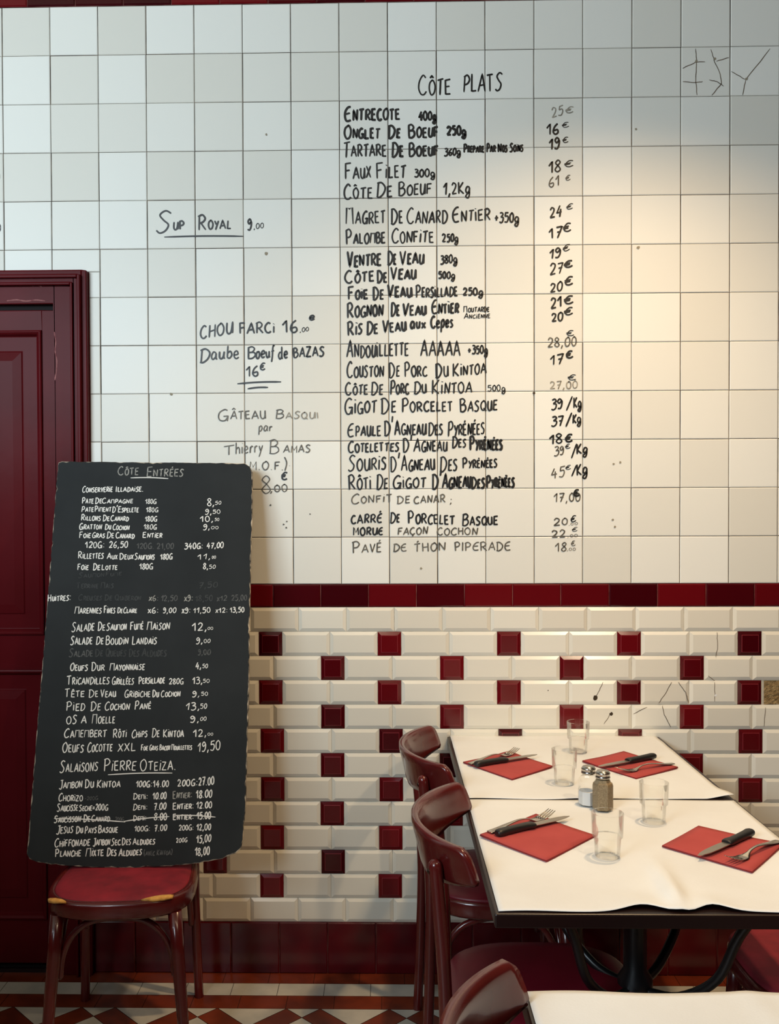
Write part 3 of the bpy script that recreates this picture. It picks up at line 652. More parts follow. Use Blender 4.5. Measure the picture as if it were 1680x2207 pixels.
CHALK=[
[('Co^te',-114,-51,1140,1141,28.1,'m'),("Entre'es",-25,87,1135,1135,31.0,'m'),('~',-74,42,1131,1128,0,'w')],
[('Conserverie',-220,-127,1086,1087,19.1,'w'),('Illadaise.',-117,-32,1087,1088,19.0,'w')],
[('Pate',-218,-183,1051,1051,19.0,'w'),('De',-178,-158,1051,1051,17.5,'w'),('Campagne',-157,-63,1051,1051,16.0,'w'),('180G',-25,9,1049,1049,14.6,'w'),('8,',165,187,1042,1042,23.2,'w'),('50',188,207,1045,1047,10.2,'w')],
[('Pate',-218,-181,1025,1025,17.4,'w'),('Piment',-177,-127,1025,1025,17.4,'w'),("D'Espelete",-124,-44,1023,1023,17.4,'w'),('180G',-21,16,1023,1023,14.5,'w'),('9,',159,180,1015,1016,17.4,'w'),('50',182,206,1018,1018,11.6,'w')],
[('Rillons',-217,-158,998,997,18.8,'w'),('De',-151,-131,996,996,17.3,'w'),('Canard',-127,-73,996,996,17.3,'w'),('180G',-22,14,994,994,15.9,'w'),('10,',145,186,992,993,17.3,'w'),('50',189,203,995,995,8.6,'w')],
[('Gratton',-221,-153,970,970,18.7,'w'),('Du',-143,-125,970,970,17.3,'w'),('Cochon',-119,-69,968,968,17.3,'w'),('180G',-25,14,970,969,14.4,'w'),('9,',155,176,967,969,17.2,'w'),('00',179,202,970,970,8.6,'w')],
[('Foie',-219,-185,944,944,18.6,'w'),('Gras',-180,-142,944,944,17.2,'w'),('De',-136,-114,943,943,18.6,'w'),('Canard',-108,-52,943,942,17.2,'w'),('Entier',-27,32,944,944,17.2,'w')],
[('120G:',-199,-140,913,913,18.6,'w'),('26,50',-127,-70,913,914,18.5,'w'),('120G. 21,00',-43,69,910,909,17.1,'d'),('340G:',101,157,909,909,17.1,'w'),('47,00',168,219,910,912,17.1,'w')],
[('Rillettes',-218,-142,880,880,21.3,'w'),('Aux',-131,-100,879,878,17.0,'w'),('Deux',-93,-52,878,878,18.4,'w'),('Saumons',-47,12,877,877,18.4,'w'),('180G',30,66,877,877,17.0,'w'),('11,',142,182,876,878,15.6,'w'),('00',185,197,879,879,8.5,'w')],
[('Foie',-218,-185,846,846,18.4,'w'),('De',-171,-150,846,846,18.4,'w'),('Lotte',-145,-98,846,846,16.9,'w'),('180G',-31,9,847,847,16.9,'w'),('8,',160,175,847,847,16.9,'w'),('50',178,197,848,849,11.3,'w')],
[('Saumon',-214,-136,822,825,14.1,'x'),('Fume',-132,-84,826,829,12.7,'x')],
[('Terrine Mais',-217,-106,790,790,16.8,'x'),('7,50',148,206,789,793,16.8,'x')],
[('Huitres:',-300,-231,751,754,19.5,'w'),('Creuses De Quiberon',-209,-22,754,754,16.7,'x'),('x6:',2,31,751,752,16.7,'m'),('12,50',38,87,751,752,16.7,'d'),('x9:',107,134,750,752,16.7,'m'),('18,50',140,192,750,752,16.7,'x'),('x12',205,235,750,752,15.3,'d'),('25,00',248,294,752,753,16.6,'d')],
[('Marennes',-217,-137,714,715,20.8,'w'),('Fines',-130,-97,715,716,20.7,'w'),('De',-90,-75,716,716,16.6,'w'),('Claire',-72,-32,716,716,16.6,'w'),('x6:',1,33,715,716,16.6,'w'),('9,00',46,85,715,717,15.2,'w'),('x9:',102,128,715,716,16.6,'w'),('11,50',136,187,715,717,15.2,'w'),('x12:',202,238,716,717,13.8,'w'),('13,50',245,287,717,718,15.2,'w')],
[('Salade',-222,-156,661,664,27.5,'w'),('De',-145,-124,664,665,23.3,'w'),('Saumon',-119,-60,664,667,22.0,'w'),("Fume'",-49,-10,665,668,23.3,'w'),('Maison',1,68,665,668,24.7,'w'),('12,',135,179,662,664,23.3,'w'),('00',180,197,666,666,8.2,'w')],
[('Salade',-223,-159,622,624,25.9,'w'),('De',-148,-126,623,624,23.2,'w'),('Boudin',-119,-52,623,624,24.5,'w'),('Landais',-41,32,623,624,24.5,'w'),('9,',148,168,624,626,17.7,'w'),('00',171,190,627,628,10.9,'w')],
[('Salade',-225,-155,586,589,23.1,'d'),('De Queues',-148,-57,588,589,21.7,'x'),('Des Aldudes',-48,62,588,589,21.7,'x'),('9,00',155,192,592,593,16.2,'d')],
[('Oeufs',-219,-167,546,547,21.6,'w'),('Dur',-156,-118,547,547,22.9,'w'),('Mayonnaise',-102,0,547,549,21.5,'w'),('4,',150,166,551,553,20.2,'w'),('50',169,185,554,554,12.1,'w')],
[('Tricandilles',-226,-101,506,508,25.4,'w'),("Grille'es",-93,-30,506,507,22.7,'w'),('Persillade',-15,61,508,510,21.4,'w'),('280G',74,116,507,508,16.0,'w'),('13,',142,172,508,510,18.7,'w'),('50',173,192,512,512,10.7,'w')],
[('Te^te',-229,-172,470,471,22.6,'w'),('De',-159,-132,470,471,21.3,'w'),('Veau',-124,-80,470,471,21.3,'w'),('Gribiche',-54,21,470,471,21.3,'w'),('Du',27,45,471,471,18.6,'w'),('Cochon',52,108,471,473,18.6,'w'),('9,',143,165,471,473,15.9,'w'),('50',169,189,475,475,10.6,'w')],
[('Pied',-222,-168,431,433,25.1,'w'),('De',-151,-122,431,434,25.1,'w'),('Cochon',-110,-38,433,435,22.5,'w'),("Pane'",-23,24,435,437,22.5,'w'),('13,',125,167,433,436,19.8,'w'),('50',168,187,438,438,13.2,'w')],
[('OS',-219,-188,394,396,22.4,'w'),('A',-176,-160,396,396,19.7,'w'),('Moelle',-144,-78,395,397,25.0,'w'),('9,',141,167,399,400,18.4,'w'),('00',169,187,403,404,10.5,'w')],
[('Camembert',-223,-100,355,358,26.1,'w'),('Ro^ti',-81,-42,355,357,23.5,'w'),('Chips',-27,18,355,358,22.2,'w'),('De',31,53,357,358,23.5,'w'),('Kintoa',64,123,357,358,23.5,'w'),('12,',151,190,357,360,20.9,'w'),('00',192,208,362,362,7.8,'w')],
[('Oeufs',-225,-164,314,315,27.3,'w'),('Cocotte',-153,-81,315,318,26.0,'w'),('XXL',-65,-13,316,319,23.3,'w'),('Foie Gras Bacon Mouillettes',2,148,320,322,15.6,'w'),('19,50',165,231,315,323,25.9,'w')],
[('Salaisons',-228,-119,258,263,32.2,'w'),('Pierre',-102,-10,262,265,34.7,'w'),('Oteiza.',2,106,264,266,32.1,'w'),('~',-89,95,252,257,0,'w')],
[('Jambon',-227,-161,213,217,23.0,'w'),('Du',-153,-128,216,217,21.7,'w'),('Kintoa',-119,-52,216,219,21.7,'w'),('100G:',-7,39,218,219,16.6,'w'),('14.00',42,87,218,220,17.8,'w'),('200G:',112,169,220,223,17.8,'w'),('27.00',172,216,223,226,21.7,'w')],
[('Chorizo',-226,-157,179,180,20.3,'w'),('-200G',-151,-113,182,183,10.1,'d'),('Demi:',-13,29,185,186,15.2,'w'),('10.00',43,82,185,187,17.7,'w'),('Entier:',100,155,187,190,19.0,'m'),('18.00',166,211,188,191,21.5,'w')],
[('Saucisse',-228,-169,151,154,20.2,'w'),('Seche=200G',-165,-83,153,155,16.4,'w'),('Demi:',-12,30,156,157,15.1,'w'),('7.00',48,82,156,158,17.7,'w'),('Entier:',101,161,157,160,17.7,'w'),('12.00',168,212,160,162,17.7,'w')],
[('Saucisson',-234,-159,121,124,18.9,'w'),('De',-151,-132,124,124,17.6,'w'),('Canard',-128,-76,124,125,16.3,'w'),('200G',-61,-36,125,125,11.3,'d'),('Demi:',-10,28,127,128,13.8,'w'),('8.00',49,86,128,129,17.6,'w'),('Entier:',103,162,129,131,16.3,'w'),('15.00',170,210,131,133,18.8,'w'),('~',-235,-32,132,123,0,'w'),('~',-35,92,125,138,0,'w'),('~',105,223,141,137,0,'w')],
[('Jesus',-226,-179,91,94,22.5,'w'),('Du',-170,-151,92,94,18.8,'w'),('Pays',-145,-112,92,94,18.8,'w'),('Basque',-107,-52,94,95,18.8,'w'),('100G:',-5,40,98,99,13.7,'w'),('7.00',52,87,98,101,16.2,'w'),('200G:',121,163,101,102,13.7,'w'),('12,00',171,211,101,103,17.5,'w')],
[('Chiffonade',-228,-128,55,60,22.4,'w'),('Jambon',-120,-72,59,62,19.9,'w'),('Sec',-68,-42,60,62,18.6,'w'),('Des',-38,-13,62,63,18.6,'w'),('Aldudes',-7,55,62,64,17.4,'w'),('200G',115,146,68,70,11.2,'w'),('15,00',172,213,67,71,19.9,'w')],
[('Planche',-224,-152,29,31,21.0,'w'),('Mixte',-138,-88,30,33,22.3,'w'),('Des',-79,-52,32,33,19.8,'w'),('Aldudes',-45,19,32,35,18.6,'w'),('(avec Kintoa)',25,106,33,36,14.8,'d'),('18,00',169,210,33,36,21.0,'w')],
]

INK = {'K': M['ink_k'], 'k': M['ink_k'], 'g': M['ink_g'], 'f': M['ink_f']}
IW = {'K': 0.0066, 'k': 0.0052, 'g': 0.0040, 'f': 0.0036}
ORD = ['heading', 'first', 'second', 'third', 'fourth', 'fifth', 'sixth', 'seventh', 'eighth', 'ninth', 'tenth', 'eleventh', 'twelfth', 'thirteenth', 'fourteenth', 'fifteenth', 'sixteenth', 'seventeenth', 'eighteenth', 'nineteenth', 'twentieth',
       'twenty-first', 'twenty-second', 'twenty-third', 'twenty-fourth', 'twenty-fifth', 'twenty-sixth', 'twenty-seventh', 'twenty-eighth', 'twenty-ninth', 'thirtieth', 'thirty-first', 'thirty-second', 'thirty-third']
for i, L in enumerate(DISH): write_line('menu_handwriting', L, wf, INK, IW, upper, 'heading of the dish list in black marker' if i == 0 else 'black marker dish line, %s from the top' % ORD[i], True)
for i, L in enumerate(PRICE): write_line('price_handwriting', L, wf, INK, IW, upper, 'marker price in the right column, %s from the top' % ORD[i + 1], False)
for i, L in enumerate(NOTE): write_line('note_handwriting', L, wf, INK, IW, upper, 'marker note on the white tiles left of the dish list, %s down' % ORD[i + 1], False)
for (z, r) in ((2.51, .011), (2.35, .013)):        # ends of prices running off at the left
    mb = MB(); ribbon(mb, [(-1.213 + r * .55 * math.cos(a), z + r * math.sin(a)) for a in [6.283 * k / 14 for k in range(15)]], 0.0035, wf); mb.build('price_handwriting', M['ink_k'], upper)

# ================================================================ chalkboard standing on the chair
BT = math.radians(-14.0)
board = tag(empty('chalkboard', (-0.708, -0.358, 0.4655), 0.0, BT), 'tall black chalkboard menu with worn rounded corners leaning on the chair seat', 'chalkboard')
BP = [(-.3023, 1.1721), (-.3001, 1.181), (-.289, 1.1854), (-.15, 1.183), (-.0079, 1.181), (.13, 1.179), (.2748, 1.1767), (.2922, 1.1663), (.2998, 1.1485), (.3025, 1.0), (.3026, .8016), (.3054, .6091), (.3079, .4752), (.3078, .2924), (.3076, .1651), (.3024, .0776), (.298, .0528),
      (.2853, .0404), (.2468, .0255), (.1823, .0129), (.1047, .0053), (.0009, .0), (-.1165, .0008), (-.2213, .0066), (-.2742, .0138), (-.2971, .0223), (-.3061, .0359), (-.3049, .0695), (-.3043, .3957), (-.3026, .6369), (-.302, .9018), (-.3026, 1.0603)]
dense = []
for i in range(len(BP)):
    a, b = Vector(BP[i]), Vector(BP[(i + 1) % len(BP)]); k = max(1, int((b - a).length / 0.012))
    for t in range(k): dense.append(a + (b - a) * t / k)
n = len(dense); outl = []; inl = []
for i in range(n):
    d = (dense[(i + 1) % n] - dense[i - 1]).normalized(); nn = Vector((d.y, -d.x))     # points clockwise: nn points into the board or out
    if nn.dot(Vector((0.0, 0.6)) - dense[i]) < 0: nn = -nn
    j = rnd.uniform(0, 0.0012) if rnd.random() < .85 else rnd.uniform(.001, .003)
    outl.append(dense[i] + nn * j); inl.append(dense[i] + nn * (j + rnd.uniform(.0006, .0036)))
bp = MB(); bp.face([(p.x, 0.0, p.y) for p in inl])
bp.rings([[(p.x, 0.0, p.y) for p in inl], [(p.x, 0.0012, p.y) for p in outl], [(p.x, 0.0085, p.y) for p in outl]], caps=False, m=1, smooth=False)
bp.face([(p.x, 0.0085, p.y) for p in reversed(outl)])
bp.build('board_panel', [M['board'], M['board_edge']], board)
bf = lambda u, v, o: (u, -0.0005 - o, v)
CM = {'w': M['chalk_w'], 'm': M['chalk_m'], 'd': M['chalk_d'], 'x': M['chalk_x']}
CW = {'w': 0.0030, 'm': 0.0034, 'd': 0.0030, 'x': 0.0036}
for i, L in enumerate(CHALK): write_line('chalk_writing', L, bf, CM, CW, board, 'chalk heading at the top of the board' if i == 0 else 'chalk menu line, %s from the top' % ORD[i], False)

# ================================================================ bentwood chairs
def seat_outline(k=1.0, n=48):
    out = []
    for i in range(n):
        a = 2 * math.pi * i / n; c, s = math.cos(a), math.sin(a); e = 2 / 3.0
        x = math.copysign(abs(c) ** e, c) * 0.202; y = math.copysign(abs(s) ** e, s) * 0.2
        x *= 1.0 - 0.10 * (y + 0.2) / 0.4
        out.append((x * k, y * k))
    return out
def arc_y(x): R = 0.302; return 0.255 - (R - math.sqrt(max(R * R - x * x, 0)))
def make_chair(label, pad_mat, tears):
    root = tag(empty('bistro_chair', (0, 0, 0)), label, 'chair', 'bentwood bistro chairs')
    W_ = M['wood']
    f = MB(); rings = []
    for k, z in ((0.90, 0.414), (0.985, 0.412), (1.0, 0.418), (1.0, 0.446), (0.985, 0.455), (0.93, 0.457), (0.90, 0.452)): rings.append([(x * k, y * k, z) for x, y in seat_outline()])
    f.rings(rings + [rings[0]], caps=False); f.build('seat_frame', W_, root)
    p = MB(); rings = []
    for k, z in (((0.91, 0.440), (0.925, 0.452), (0.90, 0.458), (0.8, 0.4625), (0.6, 0.4645), (0.3, 0.4655), (0.02, 0.466)) if tears else ((0.93, 0.444), (0.985, 0.457), (0.985, 0.461), (0.95, 0.4655), (0.8, 0.468), (0.4, 0.469), (0.02, 0.4695))): rings.append([(x * k, y * k, z) for x, y in seat_outline()])
    p.rings(rings); pad = p.build('seat_pad', pad_mat, root)
    if tears:
        for pts, lab in (([(-.172, -.166), (-.151, -.166), (-.128, -.176), (-.118, -.187), (-.150, -.186), (-.165, -.180)], 'torn corner showing yellow foam'), ([(.070, -.187), (.096, -.172), (.125, -.162), (.152, -.160), (.150, -.174), (.130, -.184), (.105, -.190)], 'longer tear showing yellow foam')):
            t = MB(); cx = sum(a for a, _ in pts) / len(pts); cy = sum(b for _, b in pts) / len(pts)
            t.rings([[(cx + (a - cx) * k, cy + (b - cy) * k, z) for a, b in pts] for k, z in ((1.0, 0.4545), (.96, 0.4600), (.7, .4625), (.3, .463))])
            tag(t.build('foam_tear', M['foam'], pad), lab)
    for s in (-1, 1):
        l = MB(); l.tube([(s * .152, -.150, .414), (s * .160, -.156, .30), (s * .172, -.166, .15), (s * .184, -.178, 0.0)], [.0185, .0175, .0155, .0135], 14)
        l.build('front_leg', W_, root)
        l = MB(); l.tube([tuple(v) for v in catmull([(s * .169, .212, 0.0), (s * .163, .204, .2), (s * .160, .199, .42), (s * .166, .203, .56), (s * .176, .212, .68), (s * .180, .2195, .772)], 4)], [.0135] * 9 + [.014] * 12, 14, round_ends=True)
        leg = l.build('back_post', W_, root)
        b = MB(); b.lathe([(0.0, 0.0045), (.004, .004), (.0065, .0015), (.007, 0.0)], 12); bo = b.build('bolt', M['bolt'], leg); bo.location = (s * .180, .2315, .762); bo.rotation_euler = (math.radians(-90), 0, 0)
    h = MB(); pts = [(-.148, -.142, .245), (-.143, -.141, .292), (-.124, -.139, .340), (-.088, -.137, .376), (-.04, -.136, .391), (.04, -.136, .391), (.088, -.137, .376), (.124, -.139, .340), (.143, -.141, .292), (.148, -.142, .245)]
    h.tube([tuple(v) for v in catmull(pts, 5)], .0088, 10, round_ends=True); h.build('front_hoop', W_, root)
    for s in (-1, 1):
        h = MB(); pts = [(s * .150, -.135, .24), (s * .148, -.125, .32), (s * .146, -.08, .385), (s * .146, .01, .404), (s * .146, .11, .385), (s * .148, .16, .32), (s * .152, .172, .24)]
        h.tube([tuple(v) for v in catmull(pts, 5)], .0085, 10, round_ends=True); h.build('side_hoop', W_, root)
    b = MB(); R = 0.302; na, nv = 36, 8; tk = 0.0082; outer, inner = [], []
    for j in range(nv + 1):
        v = j / nv; sm = 0.270 - 0.014 * v * v - 0.010 * max(0.0, (v - .75) / .25) ** 2 - 0.006 * max(0.0, (.15 - v) / .15) ** 2; ro, ri = [], []
        for i in range(na + 1):
            t = -1 + 2 * i / na; a = t * sm / R; zb = 0.720 + 0.034 * t * t; z = zb + (0.822 - zb) * v
            nx_, ny_ = math.sin(a), math.cos(a); yo = 0.255 - R + (z - 0.775) * 0.22
            ed = tk * (0.72 if j in (0, nv) or i in (0, na) else 1.0) * (1.12 if v > .7 else 1.0)
            ro.append(((R + ed) * nx_, yo + (R + ed) * ny_, z)); ri.append(((R - ed) * nx_, yo + (R - ed) * ny_, z))
        outer.append(ro); inner.append(ri)
    b.rings(outer, closed=False, caps=False); b.rings(inner, closed=False, caps=False)
    lo = [(0, i) for i in range(na + 1)] + [(j, na) for j in range(1, nv + 1)] + [(nv, i) for i in range(na - 1, -1, -1)] + [(j, 0) for j in range(nv - 1, 0, -1)]
    b.rings([[outer[j][i] for j, i in lo], [inner[j][i] for j, i in lo]], caps=False)
    b.build('backrest', W_, root)
    return root
chair = make_chair('red bentwood chair with torn padded seat carrying the chalkboard', M['velvet'], True)
chair.location = (-0.722, -0.378, 0); chair.rotation_euler = (0, 0, math.radians(4.2))
dine = make_chair('dark bentwood chair at the far table, its back nearest the tiled wall', M['burgundy'], False)
dine.location = (0.304, -0.378, 0); dine.rotation_euler = (0, 0, math.radians(92))
dup(dine, (0.322, -0.986, 0), math.radians(86.7), 'dark bentwood chair in the middle of the row left of the tables, before the seam')
dup(dine, (0.330, -1.872, 0), math.radians(88), 'closest bentwood chair at the bottom edge, only its curved backrest top in view')
across = make_chair('bentwood chair across the table, its red seat coloured brighter to look lit, under the right table edge', M['velvet'], False)  # pad colour brightened in place of light falling from the right
across.location = (0.975, -0.890, 0); across.rotation_euler = (0, 0, math.radians(-90))

# ================================================================ tables
TH = 0.752
def make_table(label):
    root = tag(empty('dining_table', (0, 0, 0)), label, 'table', 'square dark wood tables')
    t = MB(); t.box(-0.330, 0.330, -0.328, 0.328, TH - 0.026, TH); t.build('tabletop', M['top_wood'], root, bevel=0.003)
    a = MB(); a.box(-0.25, 0.25, -0.02, 0.02, TH - 0.05, TH - 0.026); a.box(-0.02, 0.02, -0.25, 0.25, TH - 0.05, TH - 0.0262); a.build('top_bracket', M['iron'], root)
    c = MB(); c.lathe([(0.0, .18), (.05, .18), (.052, .21), (.034, .235), (.026, .28), (.026, .42), (.036, .44), (.036, .48), (.024, .50), (.024, .68), (.045, .70), (.045, TH - .05), (0, TH - .05)], 20); c.build('column', M['iron'], root)
    for q in (0.25, .75, 1.25, 1.75):
        cs, sn = math.cos(q * math.pi), math.sin(q * math.pi)
        l = MB(); l.tube([tuple(v) for v in catmull([(.29 * cs, .29 * sn, .012), (.27 * cs, .27 * sn, .03), (.2 * cs, .2 * sn, .08), (.1 * cs, .1 * sn, .17), (.03 * cs, .03 * sn, .2)], 5)], .016, 10, round_ends=True); l.build('leg', M['iron'], root)
        l = MB(); l.tube([tuple(v) for v in catmull([(.028 * cs, .028 * sn, .46), (.10 * cs, .10 * sn, .475), (.18 * cs, .18 * sn, .54), (.225 * cs, .225 * sn, .64), (.27 * cs, .27 * sn, .70), (.33 * cs, .33 * sn, .722)], 5)], .010, 10, round_ends=True); l.build('brace', M['iron'], root)
    return root
TXC = 0.520
t1 = make_table('table against the tiled wall, farthest of the three in the row'); t1.location = (TXC - 0.002, -0.336, 0)
t2 = dup(t1, (TXC - 0.002, -0.998, 0), 0, 'middle table of the row, with the shakers and two tumblers')
t3 = dup(t1, (TXC + 0.006, -1.928, 0), 0, 'table at the bottom edge of the photo, separate and mostly cropped')

def paper(name, label, x0, x1, y0, y1, zfun, edge):
    """sheet of table paper: grid with gentle waves; edge(u, v) shifts its outline"""
    nx_, ny_ = 56, 56; top = []
    for j in range(ny_ + 1):
        row = []
        for i in range(nx_ + 1):
            u, v = i / nx_, j / ny_; dx, dy = edge(u, v); x, y = x0 + (x1 - x0) * u + dx, y0 + (y1 - y0) * v + dy
            row.append((x, y, TH + 0.0006 + max(0.0, zfun(u, v))))
        top.append(row)
    mb = MB(); mb.rings(top, closed=False, caps=False)
    o = mb.build(name, M['paper']); s = o.modifiers.new('thickness', 'SOLIDIFY'); s.thickness = 0.0005; s.offset = 1
    return tag(o, label, 'table cover', 'white paper table covers')
bell = lambda t, w: math.exp(-(t / w) ** 2)
sst = lambda t: max(0, min(1, t)) ** 2 * (3 - 2 * max(0, min(1, t)))
def z1f(u, v):
    return 0.0012 + 0.0007 * math.sin(v * 38) * sst((v - .55) * 3) + 0.0012 * bell(u - .56 - .08 * (1 - v), .05) * sst((v - .5) * 2) + 0.004 * sst((u - .9) * 10) * sst(1 - v * 5) * 2 + 0.0006 * math.sin(u * 9 + 2)
def e1(u, v):
    fy = (1 - sst(v * 8)) * (0.003 * math.sin(u * 15 + .6) + 0.004 * bell(u - .42, .06) - .002)
    cx = sst((u - .9) * 10) * sst(1 - v * 7)
    return (0.012 * cx, fy + 0.012 * cx)
paper('paper_cover', 'white paper sheet on the far table by the wall, its right corner curling up', 0.197, 0.838, -0.657, -0.004, z1f, e1)
def z2f(u, v):
    crease = 0.015 * bell(u - (.497 + .085 * v), .022 + .03 * v) * (1 - sst((v - .05) * 2.2))
    lift = 0.007 * (bell(u - .40, .07) + bell(u - .59, .06)) * (1 - sst(v * 6))
    return 0.0010 + crease * (0.25 + sst(v * 9)) + lift + 0.0008 * math.sin(u * 11 + v * 7)
def e2(u, v):
    fy = (1 - sst(v * 7)) * (0.017 * (bell(u - .405, .07) + bell(u - .585, .05)) + 0.002 * math.sin(u * 22))
    return (0, fy)
paper('paper_cover', 'white paper sheet on the middle table, creased and lifted along its front edge', 0.1955, 0.842, -1.318, -0.667, z2f, e2)
paper('paper_cover', 'white paper sheet on the cropped table at the bottom edge of the photo', 0.2035, 0.846, -2.250, -1.600, lambda u, v: 0.001 + 0.0008 * math.sin(u * 14) + .002 * bell(u - .5 - .15 * (1 - v), .03), lambda u, v: (0, sst((v - .85) * 7) * 0.002 * math.sin(u * 17)))
ZP = TH + 0.0030        # top of the paper

# ---------------------------------------------------------------- napkins
def napkin(pts, label, z, lift):
    root = tag(empty('napkin', (0, 0, 0)), label, 'napkin', 'red paper napkins')
    cx = sum(p[0] for p in pts) / 4; cy = sum(p[1] for p in pts) / 4; root.location = (cx, cy, z)
    P4 = [(a - cx, b - cy) for a, b in pts]
    for k in range(2):
        mb = MB(); n = 10; g_ = []
        for j in range(n + 1):
            row = []
            for i in range(n + 1):
                u, v = i / n, j / n; ins = 0.0012 * k
                x = (P4[0][0] * (1 - u) + P4[3][0] * u) * (1 - v) + (P4[1][0] * (1 - u) + P4[2][0] * u) * v
                y = (P4[0][1] * (1 - u) + P4[3][1] * u) * (1 - v) + (P4[1][1] * (1 - u) + P4[2][1] * u) * v
                e = lift[0] * bell(u, .35) * bell(v, .35) + lift[1] * bell(u, .35) * bell(1 - v, .35) + lift[2] * bell(1 - u, .35) * bell(1 - v, .35) + lift[3] * bell(1 - u, .35) * bell(v, .35)
                row.append((x * (1 - ins * 5), y * (1 - ins * 5), 0.0004 + 0.0014 * k + e * (.6 + .4 * k)))
            g_.append(row)
        mb.rings(g_, closed=False, caps=False)
        o = mb.build('folded_layer', [M['napkin'], M['nap_edge']], root); s = o.modifiers.new('thickness', 'SOLIDIFY'); s.thickness = 0.0013; s.offset = 1; s.material_offset_rim = 1
    return root
napkin([(.2102, -.3384), (.3542, -.2201), (.4541, -.3802), (.3254, -.5029)], 'red napkin on the far table at the left, by the far chair', ZP, (.002, .003, .002, 0))
napkin([(.5434, -.3265), (.6874, -.2129), (.7927, -.3874), (.6512, -.4920)], 'red napkin on the far table at the right, behind the shakers', ZP, (.003, .001, .002, 0))
napkin([(.1985, -.9382), (.3421, -.7989), (.4495, -.9359), (.3181, -1.0847)], 'red napkin on the middle table at the left, before the middle chair', ZP, (.003, .004, .001, 0))
napkin([(.5733, -.9974), (.6906, -.8701), (.8296, -.9894), (.7071, -1.1396)], 'red napkin on the middle table at the right edge of the photo', ZP, (.001, .001, .003, 0))
ZN = ZP + 0.0036

# ---------------------------------------------------------------- cutlery (built along +x, resting on z = 0)
def make_fork(label):
    root = tag(empty('fork', (0, 0, 0)), label, 'fork', 'steel table forks')
    prof = [(0, .0085, .003), (.012, .0105, .0032), (.03, .0090, .005), (.06, .0062, .0095), (.09, .0042, .0125), (.112, .0036, .0105), (.124, .0046, .0065), (.133, .0085, .0032), (.140, .0118, .0022), (.150, .0128, .0022), (.158, .0128, .0032)]
    h = MB(); rings = []
    P_ = catmull([(a, b, c) for a, b, c in prof], 3)
    for p in P_:
        w_, z_ = p.y, p.z; dip = -0.0012 * (1 if p.x > .135 else 0)
        rings.append([(p.x, -w_, z_ + .0004), (p.x, -w_ * .5, z_ + .0012 + dip), (p.x, w_ * .5, z_ + .0012 + dip), (p.x, w_, z_ + .0004), (p.x, w_ * .6, z_ - .001 + dip), (p.x, -w_ * .6, z_ - .001 + dip)])
    h.rings(rings); h.build('fork_handle', M['steel'], root)
    for k in range(4):
        y = (-1.5 + k) * .0069
        t = MB(); t.tube([(.156, y, .0029), (.168, y, .0050), (.182, y * .98, .0090), (.196, y * .95, .0150)], [.0026, .0024, .0020, .0011], 8, flat=.55); t.build('tine', M['steel'], root)
    return root
def make_knife(label):
    root = tag(empty('steak_knife', (0, 0, 0)), label, 'knife', 'black handled steak knives')
    h = MB(); rings = []
    for x, w_, t_ in ((0, .0070, .0050), (.004, .0100, .0072), (.012, .0112, .0082), (.03, .0102, .0080), (.06, .0092, .0076), (.085, .0098, .0074), (.098, .0120, .0068), (.104, .0118, .0056), (.108, .0095, .0044)):
        yc = -.0018 if x > .09 else (-.0012 if x < .02 else 0)
        rings.append([(x, yc + w_ * math.copysign(abs(math.cos(a)) ** .8, math.cos(a)), .0084 + t_ * math.copysign(abs(math.sin(a)) ** .8, math.sin(a))) for a in [6.2832 * k / 14 for k in range(14)]])
    h.rings(rings); h.build('handle', M['handle'], root)
    b = MB(); out = [(.104, .0080), (.15, .0082), (.185, .0070), (.205, .0030), (.216, -.0036), (.200, -.0082), (.180, -.0104), (.150, -.0112), (.120, -.0104), (.104, -.0085)]
    b.prism(list(reversed(out)), .0068, .0086); bo = b.build('blade', M['blade'], root, bevel=.0004)
    return root
def lay(o, p, q, z, ry=0.0):
    o.location = (p[0], p[1], z); o.rotation_euler = (0, ry, math.atan2(q[1] - p[1], q[0] - p[0]))
fk = make_fork('fork on the far left napkin, pointing away toward the wall'); lay(fk, (.2266, -.3721), (.375, -.2420), ZN + .002)
kn = make_knife('black handled knife on the far left napkin, beside its fork'); lay(kn, (.2389, -.391), (.4212, -.2822), ZN)
def put(src, p, q, z, label):
    o = dup(src, (0, 0, 0), 0, label); lay(o, p, q, z); return o
put(fk, (.2202, -.9321), (.3782, -.8118), ZN + .002, 'fork on the near left napkin by the middle chair')
put(kn, (.2332, -.9496), (.4015, -.8345), ZN, 'black handled knife on the near left napkin by the middle chair')
put(kn, (.7555, -.2954), (.5697, -.4121), ZN, 'black handled knife on the far right napkin behind the shakers')
put(fk, (.7873, -.3590), (.6050, -.4520), ZN, 'fork on the far right napkin, tines toward the shakers')
put(kn, (.7855, -.9328), (.6044, -1.0968), ZN, 'knife on the near right napkin with its blade reaching over the paper')
put(fk, (.8256, -.9755), (.6735, -1.1045), ZN, 'fork with tines up on the near right napkin, at the photo edge')

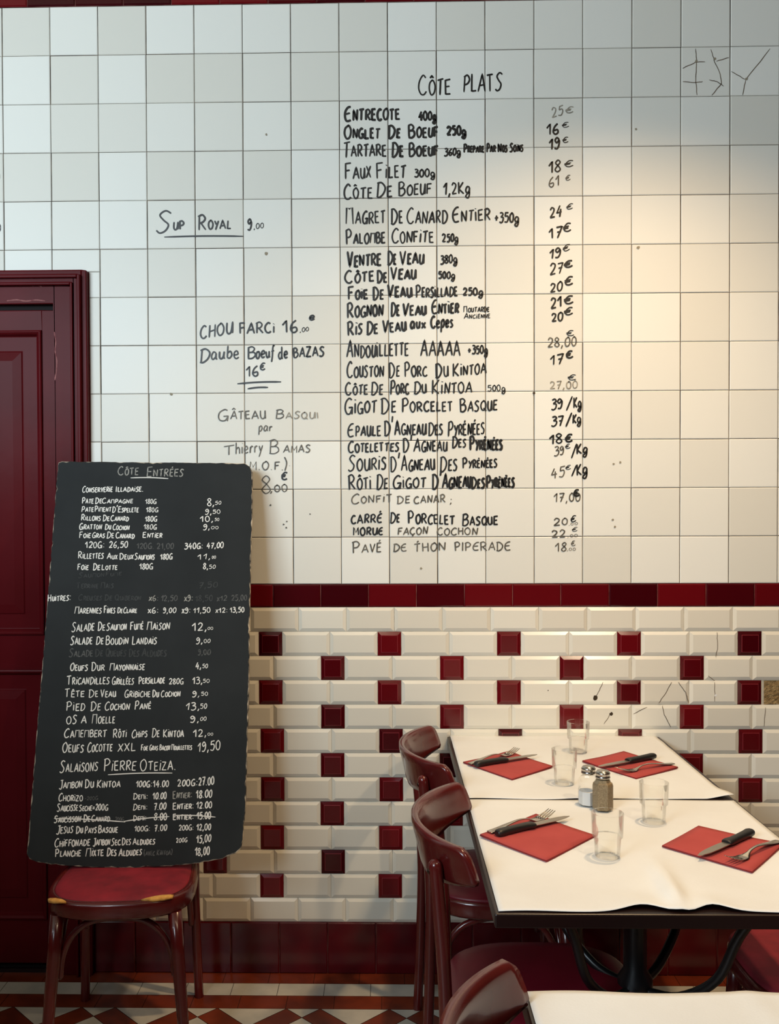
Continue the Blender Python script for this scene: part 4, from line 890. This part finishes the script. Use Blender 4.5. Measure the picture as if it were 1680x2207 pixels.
# ---------------------------------------------------------------- tumblers and shakers
def make_glass(label):
    root = tag(empty('tumbler', (0, 0, 0)), label, 'glass', 'clear stackable tumblers')
    m = MB(); prof = [(0.0, .0), (.021, .0), (.0248, .0018), (.0255, .005), (.0268, .0395), (.0272, .0408), (.0304, .0422), (.0310, .0440), (.0320, .075), (.0328, .0895), (.0320, .0910), (.0312, .0895), (.0304, .075), (.0292, .0455), (.0288, .0442), (.0256, .0424), (.0251, .0395), (.0240, .012), (.0215, .0080), (.012, .0072), (0.0, .0070)]
    m.lathe(prof, 48); m.build('glass_body', M['glass'], root, sharp=24)
    return root
gl = make_glass('tumbler at the wall end of the far table, farthest of the four'); gl.location = (.555, -.2164, ZP)
for p, lab in (((.4562, -.5332), 'tumbler on the far table beside the left napkin, in front of the farthest tumbler'), ((.6025, -.8331), 'tumbler right of the pepper shaker on the middle table'), ((.4478, -1.0522), 'tumbler in front of the pepper shaker, nearest of the four')):
    dup(gl, (p[0], p[1], ZP), rnd.uniform(0, 3), lab)
def shaker(name, label, loc, rz, fill_mat, fill_h, fill_name, sides, group):
    root = tag(empty(name, loc, rz), label, name.replace('_', ' '), group)
    def poly(r, z, rounded=0.0):
        return [(r * math.cos(2 * math.pi * (k + .5) / sides), r * math.sin(2 * math.pi * (k + .5) / sides), z) for k in range(sides)]
    b = MB(); b.rings([poly(r, z) for r, z in ((.0225, 0.0), (.0248, .002), (.0246, .058), (.0232, .064), (.0180, .069), (.0160, .074))], smooth=False); b.build('glass_body', M['glass2'], root, bevel=.0012)
    s = MB(); rr = [(.0212, .0022), (.0232, .004)] + [(.0231, fill_h)] if fill_h < .056 else [(.0212, .0022), (.0232, .004), (.0231, .057), (.0218, .063), (.0170, .068), (.0150, .072)]
    s.rings([poly(r, z) for r, z in rr], smooth=False); s.build(fill_name, fill_mat, root)
    c = MB(); c.lathe([(.0, .0945), (.008, .0942), (.0135, .0925), (.0165, .0885), (.0172, .086), (.0164, .0845), (.0164, .080), (.0172, .0785), (.0172, .076), (.0160, .0745), (0, .0745)], 28); cp = c.build('shaker_cap', M['cap'], root)
    return root
shaker('salt_shaker', 'glass shaker half full of white salt, behind the pepper shaker', (.4814, -.7079, ZP), .35, M['salt'], .034, 'salt', 8, 'salt and pepper shakers')
shaker('pepper_shaker', 'faceted glass shaker full of brown ground pepper', (.507, -.7467, ZP), .30, M['pepper'], .07, 'pepper', 6, 'salt and pepper shakers')
